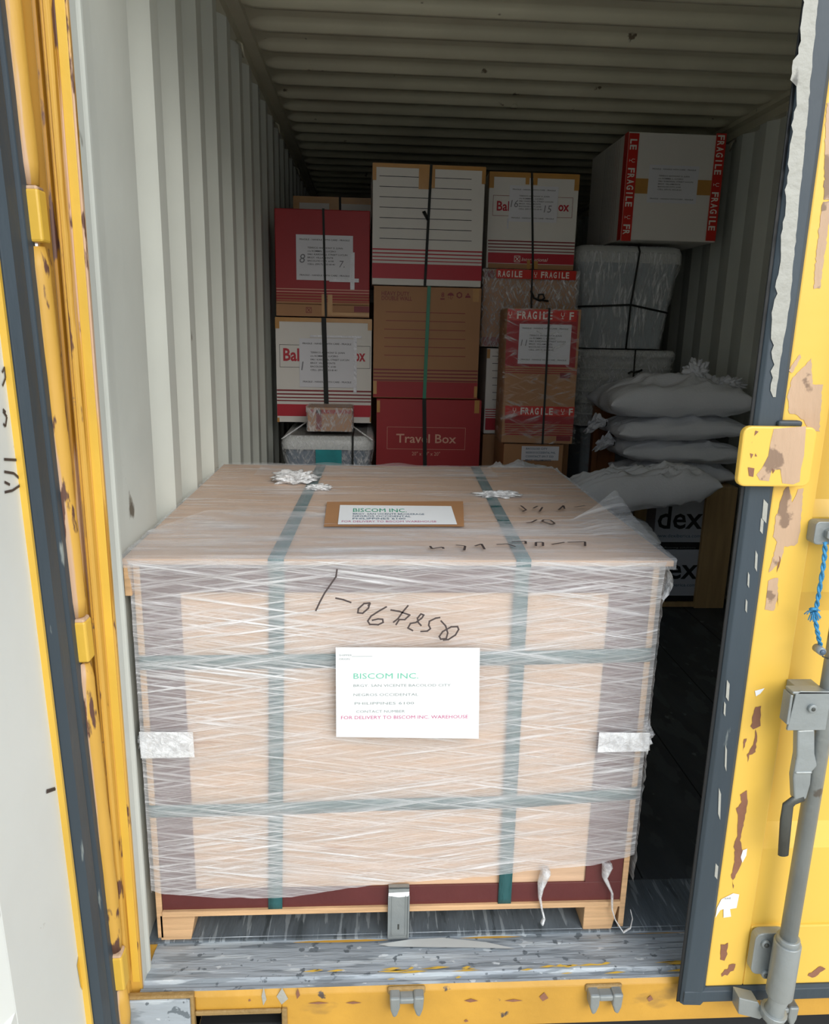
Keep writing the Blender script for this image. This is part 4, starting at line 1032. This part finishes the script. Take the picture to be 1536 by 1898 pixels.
# --- third column
Y3 = 2.44
B6 = Box('carton', 'white carton with black handwritten 15 on its address sheet, top of the third column', 'box', Y3, (904, 321, 1068, 499), .46, 'white_card', group='cartons stacked inside the container')
B6.rect(904, 470, 1068, 489, 'red_print'); B6.rect(904, 490, 1068, 499, 'kraft')
for i, v in enumerate((447, 453, 459, 465)): B6.rect(904, v, 1068, v + 2.4 - .2 * i, 'red_dark_print')
B6.frame(913, 364, 1061, 402, 'red_dark_print')
p = B6.p(920, 390); B6.b.text('Bal', p[0], p[1], .042, -.0016, 'red_print', width=.060, bold=.02); p = B6.p(1034, 391); q = B6.p(1054, 391); B6.b.text('ox', p[0], p[1], .040, -.0016, 'red_print', width=q[0] - p[0], bold=.025)
emblem(B6.b, *B6.p(952, 486), .030, -.0018); p = B6.p(966, 485); q = B6.p(1013, 485); B6.b.text('International', p[0], p[1] + .003, .016, -.0018, 'ink_white', width=q[0] - p[0], shear=.3)
B6.done(); B6.tape_edges(.035, corners=.06, ctr=(974, 321, 981, 342)); B6.tape([(988, 321, 996, 343), (976, 482, 982, 499), (987, 484, 996, 499)])
B6.label(943, 345, 1033, 412, [('15', .72, .28, .20), ('16', .03, .4, .2)]); B6.tape([(939, 405, 942, 424)], 'tape_white', 'clear_tape', y=-.0050); B6.strap(985, 987, .010)
B7 = Box('carton', 'brown carton in crinkled shiny film with red fragile tape, second in the third column', 'box', 2.40, (894, 500, 1066, 644), .48, 'kraft', group='cartons stacked inside the container')
B7.rect(894, 626, 1066, 642, 'red_dark_print'); B7.rect(894, 501, 916, 516, 'red_dark_print'); B7.done(); film_shell(B7, 'film_crinkle', .008, noise_amp=.012, nx=90, nz=80)
fragile_tape(B7, (918, 501, 1065, 518), 2, .64, start=-.05, step=.225, y=-.023)
B7.strap(984, 980, .008, 'cord_black').location.y = -.022
t = MB(); k = B7.p(998, 558)
path = [(k[0] - .045, -.022, k[1] + .045), (k[0] - .03, -.03, k[1] + .012), (k[0], -.035, k[1]), (k[0] + .02, -.035, k[1] + .012), (k[0] + .012, -.035, k[1] + .03), (k[0] - .008, -.035, k[1] + .028), (k[0] - .012, -.035, k[1] + .005), (k[0] + .04, -.03, k[1] + .0)]
t.tube(path, .005, 'cord_black', 6); t.build('knotted_cord', B7.e)
B8 = Box('carton', 'white ruled carton with red base band, seen in the gap left of the tall carton', 'box', 2.40, (899, 647, 1062, 805), .48, 'white_card', group='cartons stacked inside the container')
for i in range(7): B8.rect(912, 661 + i * 13.4, 1050, 662 + i * 13.4, 'ink_black')
for i, v in enumerate((759, 763.5, 768, 772)): B8.rect(899, v, 1062, v + 1.8, 'red_print')
B8.rect(899, 776, 1062, 798, 'red_print'); B8.done(); B8.tape([(902, 647, 908, 664)]); B8.strap(925, 925, .006, 'cord_black')
plain(B8.x0, B8.x1, 2.41, 2.88, 0, B8.z0, 'plain brown carton at the bottom of the third column')
# --- tall carton in front
B9 = Box('carton', 'tall narrow carton with two red fragile tapes and address sheet marked 11, in clear film', 'box', 2.08, (935, 572, 1068, 822), .28, 'kraft', group='cartons stacked inside the container', rz=math.radians(-3))
B9.rect(936, 575, 1068, 680, 'red_card'); B9.rect(936, 768, 1068, 786, 'red_card')
for i in range(3): B9.rect(936, 683 + i * 4, 1068, 684.6 + i * 4, 'red_card')
for i in range(5): B9.rect(936, 788 + i * 4.2, 1068, 790.4 + i * 4.2, 'red_card')
B9.rect(1037, 691, 1056, 701, 'red_dark_print', -.0016); B9.rect(1030, 808, 1056, 817, 'red_dark_print', -.0016); B9.done()
fragile_tape(B9, (936, 574, 1068, 595), 2, .64, start=.18, step=.232)
fragile_tape(B9, (936, 753, 1068, 771), 2, .66, start=.32, step=.22)
B9.label(961, 601, 1056, 675, [('11', .04, .45, .16)], 'paper_dim'); film_shell(B9, 'film_clear', .009, noise_amp=.003)
B9.strap(1017, 1004, .009, 'cord_black').location.y = -.008
BA = Box('carton', 'brown carton with a small printed label, under the tall fragile carton', 'box', 2.10, (932, 823, 1042, 905), .28, 'kraft', group='cartons stacked inside the container')
BA.done(); t = MB(); a, b = BA.r4(966, 827, 1035, 853); t.box(a[0], b[0], -.003, -.002, a[1], b[1], 'paper_dim'); lo = t.build('shipping_label', BA.e)
t = MB()
for i, ln in enumerate(('BACOLOD CITY', 'NEGROS OCCIDENTAL PHIL.', 'CONTACT 0917 333', 'BRGY. VILLAMONTE')): t.text(ln, a[0] + .02, b[1] - .016 - i * .018, .009, -.0034, 'ink_blue', width=(.10, .14, .13, .12)[i], bold=.012)
t.build('label_lettering', lo)
plain(BA.x0, BA.x1, 2.10, 2.37, 0, BA.z0, 'plain brown carton on the floor under the small-label carton')

# --- right stack: tubs and the big white fragile carton
YT = 2.66
zA = px(1100, 645, 1, YT).z; zB = .86
TA, ga = tub('storage_tub', 'large grey tub with pale lid in shiny film, directly under the white fragile carton', YT, (1070, 452, 1270, 452), None, .55, 'grey_plastic', 'pale_plastic', 'film_vertical', lid_h=.085, zfloor=zA, taper=.055, group='storage tubs')
t = MB(); hh_ = ga[2]; c0x = px(1185, 452, 1, YT).x - ga[0]; c1x = px(1169, 565, 1, YT).x - ga[0]; zc_ = px(1169, 565, 1, YT).z - ga[1]; zbm = -.42
t.tube([(c0x, .02, hh_ + .006), (c0x, -.014, hh_ - .03), (c1x, .004, zc_), (c1x + .003, .030, 0)], .005, 'cord_black', 6)
zr = px(1235, 580, 1, YT).z - ga[1]; xr = px(1240, 580, 1, YT).x - ga[0]
t.tube([(px(1072, 572, 1, YT).x - ga[0], .02, zc_ - .015), (c1x, .002, zc_), (xr, .022, zr), (xr + .02, .30, zr)], .005, 'cord_black', 6)
t.build('cord', TA)
TB, gb = tub('storage_tub', 'clear ribbed tub in film below the large grey tub', YT, (1075, 647, 1256, 647), None, .52, 'pale_plastic', 'pale_plastic', 'film_crinkle', lid_h=.03, zfloor=px(1100, 790, 1, YT).z, taper=.015, group='storage tubs', ribs=1)
t = MB(); kx = px(1172, 690, 1, YT).x - gb[0]; kz = px(1172, 690, 1, YT).z - gb[1]
t.tube([(kx, -.014, gb[2] + .003), (kx, -.018, kz), (kx, -.014, .02)], .004, 'cord_black', 6)
t.tube([(kx - .03, -.018, kz - .006), (kx - .012, -.026, kz + .004), (kx, -.022, kz), (kx + .022, -.026, kz + .006), (kx + .042, -.02, kz + .014)], .005, 'cord_black', 6)
t.build('cord', TB)
TC, gc = tub('storage_tub', 'pale blue-grey tub at the bottom of the right stack, beside the brown wooden cabinet', YT, (1078, 793, 1250, 793), None, .52, 'grey_plastic', 'grey_plastic', 'film_clear', lid_h=.03, zfloor=0, taper=.02, group='storage tubs')
BF = Box('carton', 'large white carton with red fragile tape down both edges, highest on the right', 'box', 2.58, (1157, 247, 1336, 447), .60, 'white_card', group='cartons stacked inside the container', rz=math.radians(.5))
BF.done(); fragile_tape(BF, (1153, 247, 1176, 447), 3, .64, vert=True, start=-.40, step=.259); fragile_tape(BF, (1317, 247, 1337, 447), 3, .64, vert=True, start=.03, step=.259)
BF.label(1200, 307, 1292, 377); BF.tape([(1176, 331, 1201, 359), (1288, 334, 1318, 362)])
t = MB(); hw_ = BF.w / 2
for i in range(9): yy = .12 + i * .028; t.add([(-hw_ - .001, yy, .01), (-hw_ - .001, yy + .003, .01), (-hw_ - .001, yy + .003, BF.h - .01), (-hw_ - .001, yy, BF.h - .01)], [(0, 3, 2, 1)], 'red_dark_print' if i < 3 else 'ink_black')
t.box(-hw_ - .0012, -hw_, 0, .055, 0, BF.h, 'tape_red'); t.build('printed_lines', BF.e)

# --- brown board beside the sacks
YB = 2.575
a = px(1103, 757, 1, YB); cb = thing('wooden_board', 'orange-brown wooden board standing upright, its edge showing left of the grey sacks', 'board', (a.x + .10, YB, 0))
w = MB(); w.box(-.10, -.068, 0, .045, 0, a.z, 'orange_wood'); w.box(-.068, .03, .010, .038, 0, a.z - .012, 'orange_wood'); w.box(-.104, .03, -.003, .047, a.z, a.z + .012, 'orange_wood'); w.build('board_panel', cb, bevel=.003)

# --- crate with the dex boxes
YD = 2.2
cz0 = 0.; cr2 = thing('wooden_crate', 'open pine frame crate holding two pale boxes marked dex, against the right wall', 'crate', (.86, YD, 0))
a = px(1312, 912, 1, YD); b = px(1362, 1122, 1, YD); xr = min(b.x, 1.105) - .86; xl = .60 - .86; zt = a.z + .012
w = MB(); w.box(a.x - .86 - .004, xr, 0, .02, .0, zt, 'pine'); w.build('corner_post', cr2, bevel=.002)
w = MB(); w.box(xl, xl + .06, 0, .02, 0, zt, 'pine'); w.build('corner_post', cr2, bevel=.002)
for q in (xl, xr - .09):
    w = MB(); w.box(q, q + .09, .40, .42, 0, zt, 'pine'); w.build('corner_post', cr2, bevel=.002)
w = MB(); w.box(xl, xr, -.0, .42, zt, zt + .012, 'pine'); w.build('top_board', cr2, bevel=.002)
w = MB(); w.box(xl + .06, a.x - .864, .002, .02, .006, .030, 'pine'); w.build('bottom_rail', cr2, bevel=.001)
w = MB(); w.box(xr - .012, xr, .02, .40, 0, zt, 'pine'); w.build('side_board', cr2)
for (vt, vb, which, sv) in ((925, 1018, 'upper', 998), (1020, 1108, 'lower', 1094)):
    Yb = YD + .022; A_ = px(1225, vb, 1, Yb); B_2 = px(1314, vt, 1, Yb)
    z0_ = A_.z if which == 'upper' else .012
    x0_ = A_.x - .045; x1_ = B_2.x - .002
    e = thing('product_box', 'pale blue box with black dex lettering inside the pine frame crate, %s of the two' % which, 'box', ((x0_ + x1_) / 2, Yb, z0_), 'boxes in the pine crate')
    if which == 'lower': zt_b = px(1300, 1019, 1, Yb).z
    else: zt_b = B_2.z
    H = zt_b - z0_ - .0006; W_ = x1_ - x0_
    t = MB(); t.box(-W_ / 2, W_ / 2, 0, .36, 0, H, 'sticker_blue')
    zs_ = px(1300, sv + (7 if which == 'upper' else 10), 1, Yb).z - z0_
    t.fq(-W_ / 2, W_ / 2, 0.001, max(.012, zs_), -.0008, 'ink_navy')
    t.build('carton_body', e, bevel=.002)
    t = MB(); cx_ = (x0_ + x1_) / 2
    def q2(u, v): r = px(u, v, 1, Yb); return (r.x - cx_, r.z - z0_)
    if which == 'upper': p = q2(1217, 979); q = q2(1300, 979); h_ = .112
    else: p = q2(1209, 1072); q = q2(1291, 1072); h_ = .108
    t.text('dex', p[0], p[1], h_, -.0016, 'ink_navy', width=q[0] - p[0], bold=.014)
    p = (p[0] - .008, p[1] - (.046 if which == 'upper' else .042)); t.text('www.dexiberica.com', p[0], p[1], .017, -.0016, 'ink_blue', width=.235)
    t.text('flooring solutions', -W_ / 2 + .06, .006, .008, -.0016, 'ink_faint', width=.16)
    t.build('printed_lettering', e)

# ================================================================== SACKS
def sack(label, c, L_, D, H, seed, rz=0., ry=0., wr=1., tie=None, sag=0.):
    e = thing('sack', label, 'sack', (c[0], c[1], c[2]), 'white woven sacks', rz=rz, ry=ry)
    t = MB(); N_ = 84; S = Vector((seed * 3.7, seed * 1.3, seed * 1.1)); vs = []; fs = []
    def f(a, b, sgn):
        ea = 1 - abs(a) ** 3.0; eb = 1 - abs(b) ** 3.0
        h = max(0, ea * eb) ** .42
        x = a * L_ / 2 * (1 - .05 * (1 - b * b)); y = b * D / 2 * (1 - .07 * (1 - a * a))
        lump = noise.noise(Vector((a * 1.6, b * 1.8, sgn * .6)) + S)
        # long soft folds running in from the ends and corners
        g = noise.noise(Vector((a * .8, b * .9, 3)) + S) * 1.2
        f1 = 1 - min(1, abs(noise.noise(Vector((a * 1.3 + g, b * 2.6 + g, sgn)) + S * 1.7)) * 3.4)
        f2 = 1 - min(1, abs(noise.noise(Vector((a * 2.8 + g, b * 1.6 - g, sgn + 5)) + S)) * 3.6)
        f3 = noise.noise(Vector((a * 9, b * 13, sgn)) + S)
        z = sgn * H / 2 * h * (1 + .28 * lump)
        z += h ** 2 * wr * (.022 * f1 ** 1.3 + .018 * f2 ** 1.3 + .0015 * f3 - .010) * sgn
        x += wr * .006 * noise.noise(Vector((a * 4, b * 4, 2)) + S)
        # hem wobble and droop at the rim
        z += (1 - h) * (.022 * noise.noise(Vector((a * 3, b * 3, 8)) + S) - .012)
        w_ = 1 + .05 * noise.noise(Vector((a * 2.3, b * 2.3, 11)) + S) * (1 - h)
        z = max(z, -H * .44)
        return Vector((x * w_, y * w_, z + H * .44 - sag * (a * .5 + .5) ** 2))
    for sgn in (1, -1):
        o_ = len(vs)
        vs += [f(math.sin(math.pi / 2 * (2 * i / N_ - 1)), math.sin(math.pi / 2 * (2 * j / N_ - 1)), sgn) for j in range(N_ + 1) for i in range(N_ + 1)]
        for j in range(N_):
            for i in range(N_):
                q = (o_ + j * (N_ + 1) + i, o_ + j * (N_ + 1) + i + 1, o_ + (j + 1) * (N_ + 1) + i + 1, o_ + (j + 1) * (N_ + 1) + i)
                fs.append(q if sgn > 0 else q[::-1])
    t.add(vs, fs, 'sack_cloth', True)
    if tie:
        tx, ty, tz, r = tie
        k2 = MB()
        def fr(u, v):   # gathered frill opening outwards
            th = 2 * math.pi * u; rr = r * (.28 + .9 * v) * (1 + .35 * math.sin(th * 7 + seed) * v + .3 * noise.noise((th * 2, v * 3, seed)))
            ax = (r * 1.7) * v
            return (tx + ty * ax + rr * math.cos(th) * (.5 if ty else 1), rr * math.sin(th) * .8 - .01, tz + (0 if ty else ax) + (rr * math.cos(th) * .8 if ty else 0) + .012 * noise.noise((th * 3, v * 5, seed)))
        k2.grid(fr, 84, 16, 'sack_cloth')
        o = k2.build('tied_end', e); md = o.modifiers.new('t', 'SOLIDIFY'); md.thickness = .002
        k3 = MB(); k3.tube([(tx + (0 if ty else r * .3 * math.cos(a)) + ty * .004, r * .3 * math.sin(a) - .01, tz + (.004 if not ty else r * .3 * math.cos(a))) for a in [i * math.pi / 6 for i in range(13)]], .003, 'cord_black', 5); k3.build('tie_cord', e)
    import bmesh
    o = t.build('sack_body', e); bm = bmesh.new(); bm.from_mesh(o.data); bmesh.ops.remove_doubles(bm, verts=bm.verts, dist=.0008); bm.to_mesh(o.data); bm.free()
    return e
zp = zt + .013
sack('grey-white sack at the bottom of the pile, lying on the pine frame crate', (.84, 2.40, zp), .56, .32, .115, 1)
sack('grey-white sack second from the bottom of the pile with a pointed right end', (.82, 2.37, zp + .112), .62, .38, .12, 2, ry=.02, tie=(-.30, -1, .07, .042))
sack('grey-white sack third up in the pile with a bunched left end', (.80, 2.35, zp + .226), .66, .40, .12, 3, ry=-.04, tie=(-.33, -1, .075, .045))
sack('grey-white sack topping the pile, with a crumpled tied tuft on it', (.775, 2.34, zp + .335), .70, .42, .19, 5, ry=-.03, wr=1.2)
top_sack = bpy.context.scene.objects[[o.name for o in bpy.context.scene.objects if o.name.startswith('sack') and o.type == 'EMPTY'][-1]]
for (u_, v_, r_, sq_, sd_) in ((1292, 694, .050, (1.0, .7, 1.15), 21), (1352, 716, .052, (1.35, .8, .62), 23), (1300, 722, .055, (1.5, .8, .4), 27)):
    q_ = px(u_, v_, 1, 2.30); t = MB(); crumple(t, Vector((q_.x, 2.30, q_.z)) - Vector(top_sack.location), r_, sd_, 'sack_cloth', 64, 40, sq_, .55)
    t.build('tied_end', top_sack)
sack('limp grey sack sliding off the pile towards the crate, beside its rear corner', (.52, 1.99, .585), .72, .28, .17, 7, rz=.05, ry=-.13, wr=1.3)
sack('rounded grey sack behind the big crate, in front of the tall carton', (-.03, 1.88, .55), .44, .30, .25, 9, rz=.1, wr=.8)
sack('drooping grey sack lowest beside the dex boxes', (.40, 1.99, .40), .42, .24, .14, 12, ry=.06, wr=1.2)
bpy.context.view_layer.update()
